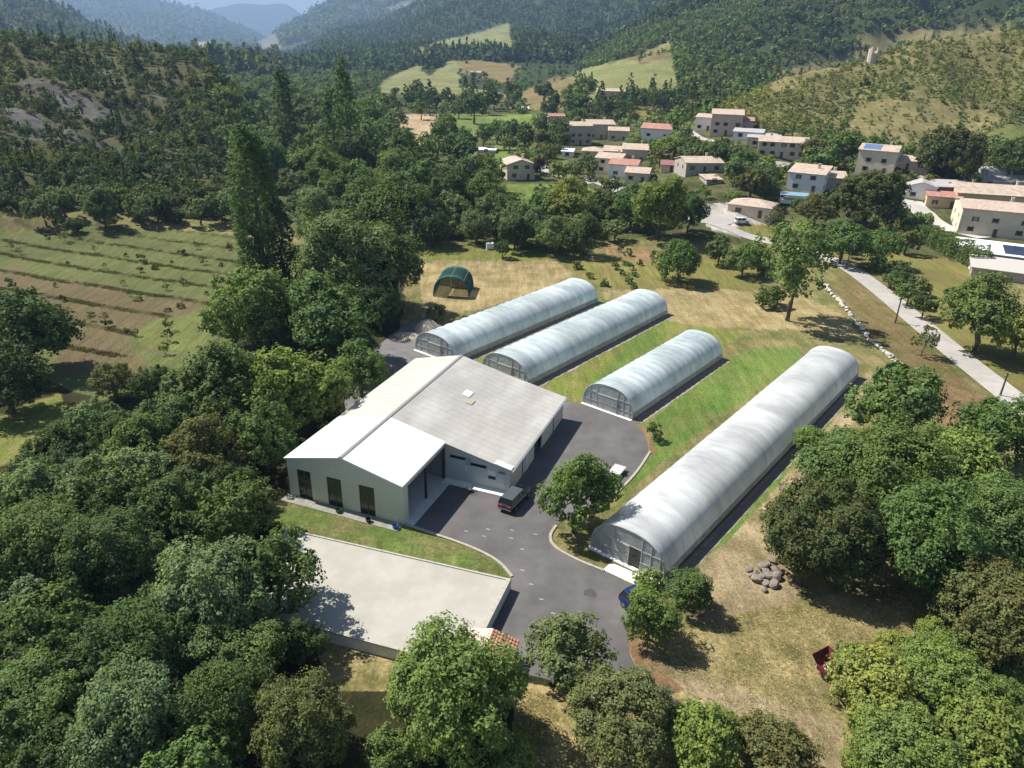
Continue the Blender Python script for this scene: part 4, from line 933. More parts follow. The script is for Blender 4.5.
# ------------------------------------------------------------------ vehicles
PAINT_GREY = mat('car_paint_grey', (.035, .04, .048), .25, .03, 2, metallic=.3, spec=.6); PAINT_BLUE = mat('car_paint_blue', (.012, .035, .13), .25, .03, 2, metallic=.3, spec=.6)
PAINT_WHITE = mat('car_paint_white', (.75, .75, .75), .3, .02, 2, spec=.5)
GLASS = mat('car_glass', (.012, .016, .02), .08, .02, 2, spec=.8); TYRE = mat('tyre', (.02, .02, .02), .9, .1, 4); RIM = mat('alloy', (.4, .4, .42), .3, .05, 4, metallic=.8)
REDL = mat('tail_light', (.45, .02, .02), .3, .05, 2); LAMP = mat('head_light', (.7, .72, .74), .2, .03, 2)
def car(x, y, z, rz, paint, roofm, label, group=None, Lc=4.5, Wc=1.86, Hc=1.62, suv=True):
    """local +Y is the front"""
    rt = empty('parked_car', (x, y, z), rz); tag(rt, label, 'car', group)
    h = Lc / 2; W = Wc / 2
    # lofted lower body: stations (y, half width, z bottom, z belt)
    st = [(-h, .80, .42, .78), (-h + .12, .93, .30, .98), (-h + .7, 1, .26, 1.02), (-.4, 1, .25, 1.0), (.7, 1, .25, .98), (1.0, 1, .26, .97), (h - .5, .96, .28, .88), (h - .12, .88, .32, .78), (h, .70, .42, .62)]
    V, F = [], []
    for (yy, w, zb, zt) in st:
        w *= W; V += [(-w * .92, yy, zb), (-w, yy, zb + .18), (-w, yy, zt - .16), (-w * .90, yy, zt), (0, yy, zt + .03), (w * .90, yy, zt), (w, yy, zt - .16), (w, yy, zb + .18), (w * .92, yy, zb)]
    n = 9
    for i in range(len(st) - 1):
        for k in range(n): F.append((i * n + k, i * n + (k + 1) % n, (i + 1) * n + (k + 1) % n, (i + 1) * n + k))
    F += [tuple(range(n))[::-1], tuple(range((len(st) - 1) * n, len(st) * n))]
    MB().add(V, F).build('body', paint, rt, smooth=False, bevel=.03)
    # cabin glass and roof
    y0, y1, y2, y3 = -h + .2, -h + .62, .55, 1.3; zb = .98; zt = Hc - .05
    MB().add([(-W * .9, y0, zb), (W * .9, y0, zb), (W * .9, y3, zb - .02), (-W * .9, y3, zb - .02), (-W * .72, y1 - .12, zt), (W * .72, y1 - .12, zt), (W * .72, y2, zt), (-W * .72, y2, zt)],
             [(0, 3, 2, 1), (4, 5, 6, 7), (0, 1, 5, 4), (1, 2, 6, 5), (2, 3, 7, 6), (3, 0, 4, 7)]).build('windows', GLASS, rt, bevel=.04)
    MB().box(-W * .73, W * .73, y1 - .2, y2 + .03, zt + .002, zt + .05).build('roof', roofm, rt, bevel=.03)
    pl = MB()
    for sx in (-1, 1):
        for (a, b) in (((sx * W * .9, y3, zb), (sx * W * .73, y2, zt + .02)), ((sx * W * .9, -.35, zb), (sx * W * .74, -.4, zt + .02)), ((sx * W * .9, y0, zb), (sx * W * .73, y1 - .12, zt + .02))): pl.tube([a, b], .045, 5)
    pl.build('pillars', paint, rt)
    wm = None
    for sx in (-1, 1):
        for yy in (-h + .85, h - .85):
            q = MB().tube([(-.12, 0, 0), (.12, 0, 0)], .35, 18) if wm is None else None
            if wm is None:
                w_ = q.build('tyre', TYRE, None); wm = w_.data; bpy.data.objects.remove(w_); r_ = MB().tube([(-.13, 0, 0), (.13, 0, 0)], .21, 14).build('rim', RIM, None); rm_ = r_.data; bpy.data.objects.remove(r_)
            wh = link('wheel', wm, rt); wh.location = (sx * (W - .10), yy, .35); link('rim', rm_, wh)
    for sx in (-1, 1):
        MB().box(sx * W * .55 - .2, sx * W * .55 + .2, -h - .012, -h + .10, .78, .92).build('tail_light', REDL, rt)
        MB().box(sx * W * .52 - .18, sx * W * .52 + .18, h - .16, h + .0, .62, .74).build('headlight', LAMP, rt)
        MB().box(sx * (W + .1) - .1, sx * (W + .1) + .1, .75, .88, 1.0, 1.14).build('mirror', paint, rt)
    MB().box(-W * .8, W * .8, -h - .03, -h + .08, .42, .58).build('bumper', mat('bumper_grey', (.16, .17, .18), .5, .05, 2), rt, bevel=.02)
    return rt
a, b = G(504, 514), G(523, 494); cc = (a + b) / 2 + np.array([.1, .2])
car(cc[0], cc[1], .02, math.atan2(-(b - a)[0], (b - a)[1]), PAINT_GREY, mat('glass_roof_grey', (.07, .08, .09), .45, .03, 2, spec=.3), 'dark grey car with a paler roof parked by the workshop corner', Lc=4.6)
c = G(641, 613); car(c[0], c[1], .02, math.radians(-146), PAINT_BLUE, PAINT_BLUE, 'blue car half hidden under the bright green tree at the yard edge', Lc=4.3)
c = land(610, 184); car(c[0], c[1], c[2] + .1, math.radians(70), PAINT_WHITE, PAINT_WHITE, 'white car parked in front of the cluster of pink-roofed village houses', Lc=4.3)
c = land(741, 224); car(c[0], c[1], c[2] + .15, math.radians(-80), PAINT_WHITE, PAINT_WHITE, 'small white car stopped beside the road near the pink-roofed pavilion', Lc=3.9)

# red farm hopper wreck
c = G(829, 674); t = empty('farm_hopper', (c[0], c[1], 0), math.radians(30)); t.scale = (.72, .72, .72); tag(t, 'old red farm hopper overgrown by brambles at the edge of the dry grass', 'farm machine')
RED = mat('faded_red_paint', (.13, .016, .022), .65, .3, 2, color2=(.09, .022, .018), c2scale=1.5)
MB().add([(-.9, .9, .7), (.9, .9, .7), (1.3, 1.7, 2.0), (-1.3, 1.7, 2.0), (-.9, .84, .7), (.9, .84, .7), (1.3, 1.64, 2.0), (-1.3, 1.64, 2.0)], [(0, 1, 2, 3), (7, 6, 5, 4), (0, 4, 5, 1), (1, 5, 6, 2), (2, 6, 7, 3), (3, 7, 4, 0)]).build('hopper_plate', RED, t)
MB().add([(.9, -.9, .7), (.9, .9, .7), (1.4, 1.7, 2.0), (1.4, -1.0, 1.7), (.84, -.9, .7), (.84, .9, .7), (1.34, 1.7, 2.0), (1.34, -1.0, 1.7)], [(0, 1, 2, 3), (7, 6, 5, 4), (0, 4, 5, 1), (1, 5, 6, 2), (2, 6, 7, 3), (3, 7, 4, 0)]).build('hopper_plate', RED, t)
MB().box(-1.0, 1.0, -.95, .85, .45, .7).build('hopper_floor', RED, t)
MB().box(-1.1, -.95, -1.9, .9, .5, 1.1).box(-.6, .9, -1.9, -1.75, .4, .9).build('side_panel', RED, t)
MB().tube([(-.8, -2.6, .45), (0, -1.0, .6)], .07, 6).tube([(.8, -2.6, .45), (0, -1.0, .6)], .07, 6).tube([(-.9, -2.2, .9), (.9, -2.2, .5)], .06, 6).build('drawbar', mat('pale_steel', (.5, .48, .46), .6, .2, 3), t)
q = MB().tube([(-.1, 0, 0), (.1, 0, 0)], .42, 16).build('wheel', TYRE, t); q.location = (-1.15, -.3, .42); q2 = link('wheel', q.data, t); q2.location = (1.1, -.3, .42)
rs = np.random.RandomState(9); mb = MB()
for i in range(26):
    x, y, s_ = rs.uniform(-.8, .8), rs.uniform(-.8, .7), rs.uniform(.08, .2); mb.add([(x + a * s_, y + b * s_, .8 + cc_ * s_) for a, b, cc_ in ((1, 0, 0), (0, 1, 0), (-1, 0, 0), (0, -1, 0), (0, 0, 1), (0, 0, -1))], [(0, 1, 4), (1, 2, 4), (2, 3, 4), (3, 0, 4), (1, 0, 5), (2, 1, 5), (3, 2, 5), (0, 3, 5)])
mb.build('rubble', mat('pale_rubble', (.55, .52, .46), .9, .2, 4), t)

# ------------------------------------------------------------------ rocks
ROCKM = mat('grey_rock', (.22, .185, .155), .95, .3, 3, bump=.5, bscale=6); ROCKW = mat('pale_limestone', (.50, .46, .39), .9, .15, 2, bump=.4, bscale=6)
def rock_mesh(name, seed, m):
    rs = np.random.RandomState(seed); bm_v = []; 
    me = bpy.data.meshes.new(name)
    import bmesh
    bm = bmesh.new(); bmesh.ops.create_icosphere(bm, subdivisions=2, radius=1)
    pl = _unit(rs.normal(size=(9, 3))); dd = rs.uniform(.55, .85, 9)
    for v in bm.verts:
        p = np.array(v.co)
        for n_, k in zip(pl, dd):
            e_ = p @ n_ - k
            if e_ > 0: p = p - n_ * e_
        v.co = p * np.array([1, .85, .7])
    bm.to_mesh(me); bm.free(); me.materials.append(m); return me
RK = [rock_mesh('rock', s_, ROCKM) for s_ in range(4)]; RW = [rock_mesh('stone', s_ + 10, ROCKW) for s_ in range(4)]
rr = random.Random(3)
for i, (x, y) in enumerate([(749, 571), (756, 574), (762, 568), (768, 566), (774, 571), (762, 578), (769, 577), (776, 579), (756, 581), (766, 585), (773, 586), (752, 577), (765, 573), (779, 574), (772, 562), (764, 591)]):
    c = G(x, y); s_ = rr.uniform(.38, .68); o = link('rock', RK[i % 4]); o.location = (c[0], c[1], s_ * .4); o.scale = (s_, s_, s_ * rr.uniform(.7, 1)); o.rotation_euler = (rr.uniform(-.4, .4), rr.uniform(-.4, .4), rr.uniform(0, 6))
    tag(o, 'grey brown rock in the loose pile between the dry path and the russet-topped tree', 'rock', 'rocks of the loose pile')
# row of pale limestone blocks below the road
sw = empty('stone_wall', (*G(862, 322), 0), 0); o0 = G(862, 322); line = smooth_line(gpts([(824, 286), (838, 300), (856, 322), (870, 342), (884, 352), (897, 364)]), 3); mb_i = 0
acc = 0
for i in range(len(line) - 1):
    a, b = np.array(line[i]), np.array(line[i + 1]); L_ = np.hypot(*(b - a)); k = 0
    while k < L_:
        p = a + (b - a) * k / L_; s_ = rr.uniform(.25, .7); o = link('stone', RW[mb_i % 4], sw); o.location = (p[0] - o0[0] + rr.uniform(-.3, .3), p[1] - o0[1] + rr.uniform(-.3, .3), s_ * .35)
        o.scale = (s_, s_, s_); o.rotation_euler = (0, 0, rr.uniform(0, 6)); k += rr.uniform(.5, 1.2); mb_i += 1
tag(sw, 'line of pale limestone blocks between the dry field and the road bank', 'stone wall')

# grass bank between the workshop and the sunken flat roof
up = smooth_line([tuple(G(x, y, 1.12)) for x, y in [(226, 514), (284, 527), (340, 540), (400, 554), (460, 567), (509, 577)]], 2)
lo_ = smooth_line([tuple(G(x, y, 0)) for x, y in [(236, 500), (286, 506), (336, 517), (386, 532), (430, 537), (466, 549), (496, 563), (512, 578)]], 2)
def resample(l, n):
    l = np.array(l); s_ = np.concatenate([[0], np.cumsum(np.hypot(*(l[1:] - l[:-1]).T))]); t_ = np.linspace(0, s_[-1], n); return np.stack([np.interp(t_, s_, l[:, 0]), np.interp(t_, s_, l[:, 1])], 1)
A_, B_ = resample(up, 90), resample(lo_, 90); V = []; K_ = 10
for i in range(90):
    for k in range(K_ + 1):
        f_ = k / K_; pnt = A_[i] * (1 - f_) + B_[i] * f_; zz = 1.1 * (1 - f_) ** .8 + .25 * math.sin(math.pi * min(1, f_ * 1.6)) + (.0 if k in (0, K_) else float(vnoise(pnt[0] * .9, pnt[1] * .9, 3)) * .18)
        V.append((pnt[0], pnt[1], zz * min(1, (89 - i) / 12 + .12) + (-.02 if k == K_ else 0)))
F = [(i * (K_ + 1) + k, i * (K_ + 1) + k + 1, (i + 1) * (K_ + 1) + k + 1, (i + 1) * (K_ + 1) + k) for i in range(89) for k in range(K_)]
ca = np.tile([*CLS['mound'][0], 1], (len(V), 1)); cb = np.tile([*CLS['mound'][1], 1], (len(V), 1))
gm_ = next(m for m in bpy.data.materials if m.name == 'ground')
structure(link('grass_bank', mesh_np('grass_bank', V, F, gm_, True, {'cover_a': ca, 'cover_b': cb})))
# flat trailer at the yard edge
c = G(617, 473); t = empty('flat_trailer', (c[0], c[1], .02), math.radians(-30)); tag(t, 'small flat metal trailer left on the asphalt edge by the lawn', 'trailer')
MB().box(-.7, .7, -1.0, 1.0, .42, .5).build('deck', mat('pale_steel', (.5, .48, .46)), t)
MB().tube([(0, -1.0, .45), (0, -1.7, .4)], .04, 6).build('drawbar', STEEL, t)
for sx in (-1, 1): MB().tube([(sx * .78, 0, .28), (sx * .9, 0, .28)], .28, 14).build('wheel', TYRE, t)

# oil stain on the yard
c = G(590, 593); rs = np.random.RandomState(2); V = [(c[0], c[1], .025)] + [(c[0] + math.cos(a_) * r_, c[1] + math.sin(a_) * r_ * .9, .025) for a_, r_ in zip(np.linspace(0, 6.28, 19)[:-1], rs.uniform(.45, .8, 18))]
structure(MB().add(V, [(0, 1 + i, 1 + (i + 1) % 18) for i in range(18)]).build('oil_stain', mat('oily_asphalt', (.075, .068, .066), .8, .3, 3)))

# ------------------------------------------------------------------ village houses
PINKR = roof_tile_mat('pink_roof_tiles', (.50, .39, .31), (.43, .33, .26)); REDR = roof_tile_mat('red_roof_tiles', (.40, .20, .15), (.44, .25, .19)); OLDR = roof_tile_mat('old_roof_tiles', (.50, .40, .31), (.40, .31, .24))
DREDR = roof_tile_mat('dark_red_tiles', (.26, .12, .11), (.30, .16, .14)); GREYR = mat('grey_sheet', (.40, .38, .36), .8, .12, 1); WHITER = mat('white_sheet', (.80, .80, .80), .6, .03, 1)
CREAM = mat('cream_wall', (.66, .56, .43), .9, .1, .8, bump=.1); STONE = mat('stone_wall_mat', (.42, .37, .31), .95, .25, 2, bump=.3); WHITEW = mat('white_wall', (.78, .77, .74), .85, .05, 1)
PINKW = mat('pink_wall', (.56, .42, .36), .9, .1, .8); YELLOW = mat('yellow_wall', (.66, .50, .29), .9, .07, .8); BEIGE = mat('beige_stone', (.58, .49, .38), .95, .2, 1.5, bump=.2)
WOOD = mat('brown_shutter', (.12, .08, .055), .7, .1, 3); PANEL = mat('solar_cell', (.02, .035, .09), .15, .1, 3, spec=.7)
def gable_roof(mb, w, d, zb, rise, over, axis, t=.18):
    hx, hy = w / 2 + over, d / 2 + over
    if axis == 'y':
        dz = rise * over / (w / 2); a = [(-hx, zb - dz), (0, zb + rise), (hx, zb - dz), (hx, zb - dz + t), (0, zb + rise + t), (-hx, zb - dz + t)]
        for q in ([a[0], a[1], a[4], a[5]], [a[1], a[2], a[3], a[4]]): mb.extr_y(q, -hy, hy)
    elif axis == 'x':
        dz = rise * over / (d / 2); a = [(-hy, zb - dz), (0, zb + rise), (hy, zb - dz), (hy, zb - dz + t), (0, zb + rise + t), (-hy, zb - dz + t)]
        for q in ([a[0], a[1], a[4], a[5]], [a[1], a[2], a[3], a[4]]): mb.extr_x(q, -hx, hx)
    elif axis == 'hip':
        r = min(hx, hy); dz = rise * over / (min(w, d) / 2); z0 = zb - dz; z1 = zb + rise
        top = [(-(hx - r), 0), (hx - r, 0)] if hx >= hy else [(0, -(hy - r)), (0, hy - r)]
        c = [(-hx, -hy), (hx, -hy), (hx, hy), (-hx, hy)]
        V = [(x, y, z0) for x, y in c] + [(x, y, z0 + t) for x, y in c] + [(top[0][0], top[0][1], z1 + t), (top[1][0] + 1e-3, top[1][1] + 1e-3, z1 + t)]
        if hx >= hy: F = [(4, 5, 9, 8), (6, 7, 8, 9), (5, 6, 9), (7, 4, 8)]
        else: F = [(4, 5, 8), (5, 6, 9, 8), (6, 7, 9), (7, 4, 8, 9)]
        F += [(0, 3, 2, 1), (0, 1, 5, 4), (1, 2, 6, 5), (2, 3, 7, 6), (3, 0, 4, 7)]
        mb.add(V, F)
    elif axis == 'shed':   # falls towards the front
        q = [(-hy, zb - .1), (hy, zb + rise), (hy, zb + rise + t), (-hy, zb - .1 + t)]; mb.extr_x(q, -hx, hx)
    else: mb.box(-hx, hx, -hy, hy, zb, zb + t)
HOUSES = []
def hides_house(x, y, z, R, H):
    """would a tree here stand in a house, or in front of one seen from the air"""
    dep = y * CP - (z - CAMH) * SP; cx, cy = project(x, y, z + H * .5); r = R * FOC / dep * .5; v = H * .5 * FOC / dep * .45
    for (a, b, c, d, hy, hx, s) in HOUSES:
        if (x - hx) ** 2 + (y - hy) ** 2 < (s * .5 + R * .8) ** 2: return True
        if y < hy + 3 and a < cx + r and cx - r < b and c < cy + v and cy - v < d: return True
    return False
def house(px, py, wpx, hpx, dm, rot, axis, wall, roof, label, cols=3, rows=1, rise=1.3, chim=1, cat='house', name='house', win=WOOD, door=True, over=.35, side=True, base=None, extra=None, found=3.0):
    x, y, z = land(px, py) if base is None else base
    dep = y * CP - (z - CAMH) * SP; rz = math.radians(rot)
    w = wpx * dep / FOC / max(.5, math.cos(rz) * .85 + .15); h = hpx * dep / FOC / .95
    d = dm * 1.25
    rt = empty(name, (x - math.sin(rz) * d / 2 * 1, y + math.cos(rz) * d / 2, z), rz); tag(rt, label, cat)
    w *= 1.12; W, D = w / 2, d / 2; mb = MB(); HOUSES.append((px - wpx * .5, px + wpx * .55, py - hpx - 5, py + 1, y, x, max(w, d)))
    if axis == 'y': mb.extr_y([(-W, -found), (W, -found), (W, h), (0, h + rise), (-W, h)], -D, D)
    elif axis == 'x': mb.extr_x([(-D, -found), (D, -found), (D, h), (0, h + rise), (-D, h)], -W, W)
    elif axis == 'shed': mb.extr_x([(-D, -found), (D, -found), (D, h + rise - .05), (-D, h - .05)], -W, W)
    else: mb.box(-W, W, -D, D, -found, h)
    mb.build('wall', wall, rt)
    rm = MB(); gable_roof(rm, w, d, h + .02, rise, over, axis); ro = rm.build('roof', roof, rt)
    for k in range(chim):
        cx = W * (.45 if k == 0 else -.5); zt = h + (rise if axis != 'flat' else 0)
        MB().box(cx - .35, cx + .35, -.3 + D * .2, .35 + D * .2, h + .1, zt + 1.0).box(cx - .42, cx + .42, -.37 + D * .2, .42 + D * .2, zt + 1.003, zt + 1.1).build('chimney', BEIGE, ro)
    rws = [(1.0 + 2.7 * r_) for r_ in range(rows)]
    for r_, z0 in enumerate(rws):
        if z0 + 1.25 > h: z0 = max(.5, h - 1.6)
        for k in range(cols):
            xx = -W + w * (k + .5 + .12 * math.sin(k * 3 + r_)) / cols
            if r_ == 0 and door and k == cols // 2:
                MB().box(xx - .5, xx + .5, -D - .06, -D - .002, 0, 2.1).build('door', WOOD, rt); continue
            f = MB().box(xx - .42, xx + .42, -D - .05, -D - .002, z0, z0 + 1.2).build('window', GLASS, rt)
            for sx in (-1, 1): MB().box(xx + sx * .62 - .18, xx + sx * .62 + .18, -D - .09, -D - .004, z0 - .02, z0 + 1.22).build('shutter', win, f)
        if side:
            for sx in (-1, 1):
                for yy in (-D * .45, D * .4):
                    a, b = sorted((sx * (W + .002), sx * (W + .05))); MB().box(a, b, yy - .4, yy + .4, z0, z0 + 1.15).build('window', GLASS, rt)
    if extra: extra(rt, W, D, h)
    return rt
def solar(rt, W, D, h):
    m = MB(); 
    for i in range(4):
        for j in range(2): m.box(-W * .8 + i * W * .3, -W * .8 + i * W * .3 + W * .28, -D * .8 + j * D * .7, -D * .8 + j * D * .7 + D * .66, h + .32, h + .38)
    m.build('solar_panel', PANEL, rt)
def solar_slope(rt, W, D, h):
    m = MB(); m.add([(-W * .85, -D * .9, h + .34), (W * .1, -D * .9, h + .34), (W * .1, -D * .1, h + 1.42), (-W * .85, -D * .1, h + 1.42)], [(0, 1, 2, 3)]); m.build('solar_panel', mat('blue_solar', (.12, .19, .32), .25, .1, 3, spec=.6), rt)
house(521, 180, 25, 14, 9, 14, 'y', BEIGE, OLDR, 'detached grey-beige gabled house beside the purple tree, in the green meadow', 2, 2, 1.6)
house(557, 123, 14, 6, 6, 10, 'x', STONE, REDR, 'tiny stone house with a reddish roof at the far edge of the village', 2, 1, 1.0, 0)
house(580, 145, 21, 17, 9, 12, 'x', STONE, OLDR, 'tall grey stone house at the left end of the upper row', 3, 2, 1.3)
house(601, 139, 24, 13, 10, 8, 'x', STONE, PINKR, 'stone house with a wide pale pink roof joined right of the tall grey house', 3, 1, 1.6)
house(618, 141, 18, 9, 9, -6, 'x', BEIGE, PINKR, 'low pink roofed house at the right end of the upper row', 2, 1, 1.2, 0)
house(593, 158, 20, 6, 7, -8, 'hip', BEIGE, PINKR, 'low house under a salmon pink hipped roof, left of the dense cluster', 2, 1, 1.2, 0)
house(607, 174, 22, 14, 9, -22, 'x', CREAM, PINKR, 'cream house with a pale pink roof at the front left of the dense cluster', 2, 2, 1.3)
house(622, 178, 24, 12, 8, -18, 'x', WHITEW, REDR, 'white walled house with a red tiled roof in the dense cluster', 2, 1, 1.3, 1)
house(617, 166, 26, 13, 9, -12, 'x', CREAM, OLDR, 'house with a sand coloured roof in the middle of the dense cluster', 3, 1, 1.3)
house(634, 163, 22, 12, 9, -10, 'x', BEIGE, PINKR, 'rear house of the dense cluster, its roof the highest there', 2, 1, 1.5)
house(636, 183, 20, 9, 8, -16, 'x', BEIGE, OLDR, 'low front house at the right of the dense cluster, partly behind trees', 2, 1, 1.2, 0)
house(567, 157, 10, 5, 4, -10, 'shed', WHITEW, WHITER, 'small white shed between the purple tree and the cluster', 1, 1, .5, 0, 'shed', 'shed', door=False, side=False)
house(656, 139, 27, 9, 9, -20, 'x', WHITEW, REDR, 'house with a bright red roof and white gable standing alone among trees', 2, 1, 1.6)
house(725, 136, 26, 19, 11, -14, 'x', PINKW, PINKR, 'tallest village house, pink walled, with a broad tiled roof', 3, 2, 1.4)
house(703, 131, 14, 12, 9, -24, 'x', WHITEW, PINKR, 'narrow white house stepped against the left of the tallest pink house', 2, 1, 1.0, 0)
house(744, 132, 14, 10, 6, -14, 'shed', PINKW, REDR, 'small lean-to with a red roof against the tallest pink house', 1, 1, .7, 0)
house(747, 140, 24, 7, 7, -20, 'shed', WHITEW, GREYR, 'flat grey roofed annex below the tallest pink house', 2, 1, .4, 0)
house(762, 148, 26, 9, 8, -20, 'shed', BEIGE, GREYR, 'grey roofed low house between the annex and the long beige house', 2, 1, .6, 0)
house(704, 173, 34, 9, 9, 8, 'x', STONE, OLDR, 'long low stone house with a light roof behind the big bright green tree', 3, 1, 1.3, 1)
house(671, 172, 18, 6, 7, -10, 'x', BEIGE, DREDR, 'low house with a dark red roof left of the long low stone house', 1, 1, 1.0, 0)
house(714, 184, 14, 4, 5, 8, 'shed', STONE, PINKR, 'small outbuilding with a pink lean-to roof below the long low stone house', 1, 1, .5, 0, 'outbuilding', 'outbuilding', door=False, side=False)
house(781, 158, 40, 14, 9, -16, 'x', BEIGE, OLDR, 'long two-storey beige stone house along the upper lane', 5, 2, 1.4, 2)
house(803, 192, 27, 17, 9, -30, 'shed', WHITEW, OLDR, 'tall whitish house with a single sloping roof above the blue tarpaulin', 2, 2, 1.2)
house(829, 190, 26, 11, 10, -12, 'x', STONE, OLDR, 'brownish house joined to the right of the tall whitish house', 2, 1, 1.2)
house(873, 174, 27, 21, 10, -32, 'x', CREAM, OLDR, 'two-storey cream house with bluish solar panels on its roof', 2, 2, 1.3, 1, extra=solar_slope)
house(906, 170, 34, 8, 8, -14, 'x', PINKW, PINKR, 'long low wing with a pink roof right of the house with bluish solar panels', 3, 1, 1.2, 0)
house(919, 200, 22, 12, 12, -24, 'y', WHITEW, GREYR, 'bright white gabled barn at the head of the pale court', 2, 1, 1.3, 0, 'barn', 'barn', side=False)
house(952, 197, 44, 9, 8, -6, 'shed', mat('brown_barn_wall', (.14, .11, .09), .9, .2, 1), GREYR, 'long dark open barn with a grey roof behind the small yellow house', 4, 1, .6, 0, 'barn', 'barn', door=False)
house(942, 208, 26, 10, 7, -20, 'x', YELLOW, REDR, 'small yellow house with a red roof by the pale court', 2, 1, 1.0, 0)
house(1000, 214, 74, 17, 13, -14, 'x', YELLOW, OLDR, 'large yellow house under a wide beige roof', 5, 1, 1.9, 3)
house(1012, 190, 60, 7, 10, -8, 'x', BEIGE, GREYR, 'long grey roofed barn behind the large yellow house', 3, 1, 1.3, 0, 'barn', 'barn')
house(993, 237, 54, 24, 13, -22, 'x', CREAM, PINKR, 'cream house with brown shutters and a pink tiled roof, nearest the right edge', 3, 2, 1.3, 1)
house(1004, 260, 66, 4, 12, -28, 'flat', GREYR, WHITER, 'low flat roofed hall, white on top with dark solar panels', 2, 1, .1, 0, 'hall', 'hall', door=False, over=.5, extra=lambda rt, W, D, h: MB().box(0, W * .95, -D * .8, D * .6, h + .21, h + .26).build('solar_panel', PANEL, rt))
house(1010, 282, 56, 9, 10, -28, 'flat', STONE, mat('tan_flat_roof', (.48, .44, .40), .9, .08, 1), 'low hall with a tan flat roof beside the small white patio', 2, 1, .1, 0, 'hall', 'hall', door=False, over=.4)
house(748, 217, 34, 10, 7, -28, 'hip', CREAM, PINKR, 'small pavilion with a pink hipped roof on the car park', 2, 1, 1.3, 0, 'pavilion', 'pavilion')
house(612, 97, 26, 5, 9, 0, 'x', STONE, OLDR, 'grey farmhouse at the foot of the hillside meadow', 3, 1, 1.3, 0)
house(486, 153, 16, 2.5, 6, -4, 'flat', WHITEW, WHITER, 'low white roofed shed among the far orchards', 1, 1, .1, 0, 'shed', 'shed', door=False, side=False)
house(476, 76, 9, 3, 8, 0, 'x', CREAM, PINKR, 'tiny far farmhouse below the hill fields', 1, 1, 1, 0, side=False)
house(524, 112, 8, 3, 6, 0, 'x', WHITEW, WHITER, 'tiny white shed among the trees beyond the village', 1, 1, .8, 0, 'shed', 'shed', door=False, side=False)
# blue tarpaulin, far tunnel, ruin on the hill
c = land(793, 203); t = empty('blue_awning', c, math.radians(-18)); tag(t, 'flat blue tarpaulin roof on posts below the tall whitish house', 'awning')
MB().add([(-4, -2.2, 2.5), (4, -2.2, 2.5), (4, 2.2, 2.8), (-4, 2.2, 2.8), (-4, -2.2, 2.42), (4, -2.2, 2.42), (4, 2.2, 2.72), (-4, 2.2, 2.72)], [(0, 1, 2, 3), (7, 6, 5, 4), (0, 4, 5, 1), (1, 5, 6, 2), (2, 6, 7, 3), (3, 7, 4, 0)]).build('tarpaulin', mat('blue_tarpaulin', (.20, .33, .46), .6, .1, 1), t)
for x in (-3.8, 3.8):
    for y in (-2.1, 2.1): MB().tube([(x, y, -.5), (x, y, 2.45)], .07, 6).build('post', STEEL, t)
MB().box(-3.9, 3.9, -2.0, 2.0, 0, 1.1).build('table', WHITEW, t)
c = land(993, 176); t = empty('polytunnel', c, math.radians(-84)); tag(t, 'small grey polytunnel on the slope behind the village barns', 'polytunnel')
P = profile(3.0, 3.0, 14); arc_sheet(P, -4.5, 4.5, 0, 15).build('film_cover', mat('grey_film', (.40, .42, .41), .4, .1, 1), t)
MB().extr_y(P, -4.5, -4.46).build('front_end', mat('grey_film', (.4, .42, .41)), t); MB().extr_y(P, 4.46, 4.5).build('rear_end', mat('grey_film', (.4, .42, .41)), t)
c = land(871, 63); t = empty('ruined_tower', c, .3); tag(t, 'pale ruined stone stump standing out on the scrubby hillside', 'ruin')
mb = MB()
for i in range(10):
    a0, a1 = 2 * math.pi * i / 10, 2 * math.pi * (i + 1) / 10; h = 5.2 + 1.6 * math.sin(i * 1.7); r0, r1 = 1.5, 2.1
    mb.prism([(r0 * math.cos(a0), r0 * math.sin(a0)), (r1 * math.cos(a0), r1 * math.sin(a0)), (r1 * math.cos(a1), r1 * math.sin(a1)), (r0 * math.cos(a1), r0 * math.sin(a1))], -2, h)
mb.build('masonry', BEIGE, t)
# utility poles
POLEM = mat('pole_wood', (.10, .085, .07), .9, .2, 3)
def pole(px, py, hpx, label, arms=1):
    x, y, z = land(px, py); dep = y * CP - (z - CAMH) * SP; h = hpx * dep / FOC / .93
    t = empty('utility_pole', (x, y, z), .6); tag(t, label, 'utility pole', 'wooden utility poles')
    MB().tube([(0, 0, -.5), (0, 0, h)], [.16, .11], 8).build('post', POLEM, t)
    a = MB().box(-.7, .7, -.05, .05, h - .5, h - .38).build('crossarm', POLEM, t)
    MB().tube([(-.6, 0, h - .38), (-.6, 0, h - .2)], .05, 6).tube([(.6, 0, h - .38), (.6, 0, h - .2)], .05, 6).build('insulators', PALE, a)
    return (x, y, z + h - .2)
p1 = pole(895, 323, 26, 'dark utility pole on the verge halfway along the country road')
p2 = pole(846, 270, 26, 'utility pole at the bend where the road meets the airy tall tree')
p3 = pole(788, 240, 22, 'utility pole beside the bare grass triangle near the pavilion')
p4 = pole(682, 118, 16, 'utility pole on the slope between the red roofed house and the tallest pink house')
p5 = pole(848, 208, 20, 'utility pole with a lamp before the large russet trees of the village')
p6 = pole(1000, 396, 24, 'utility pole at the right edge by the end of the country road')
p7 = pole(800, 178, 34, 'utility pole in front of the tall whitish house')
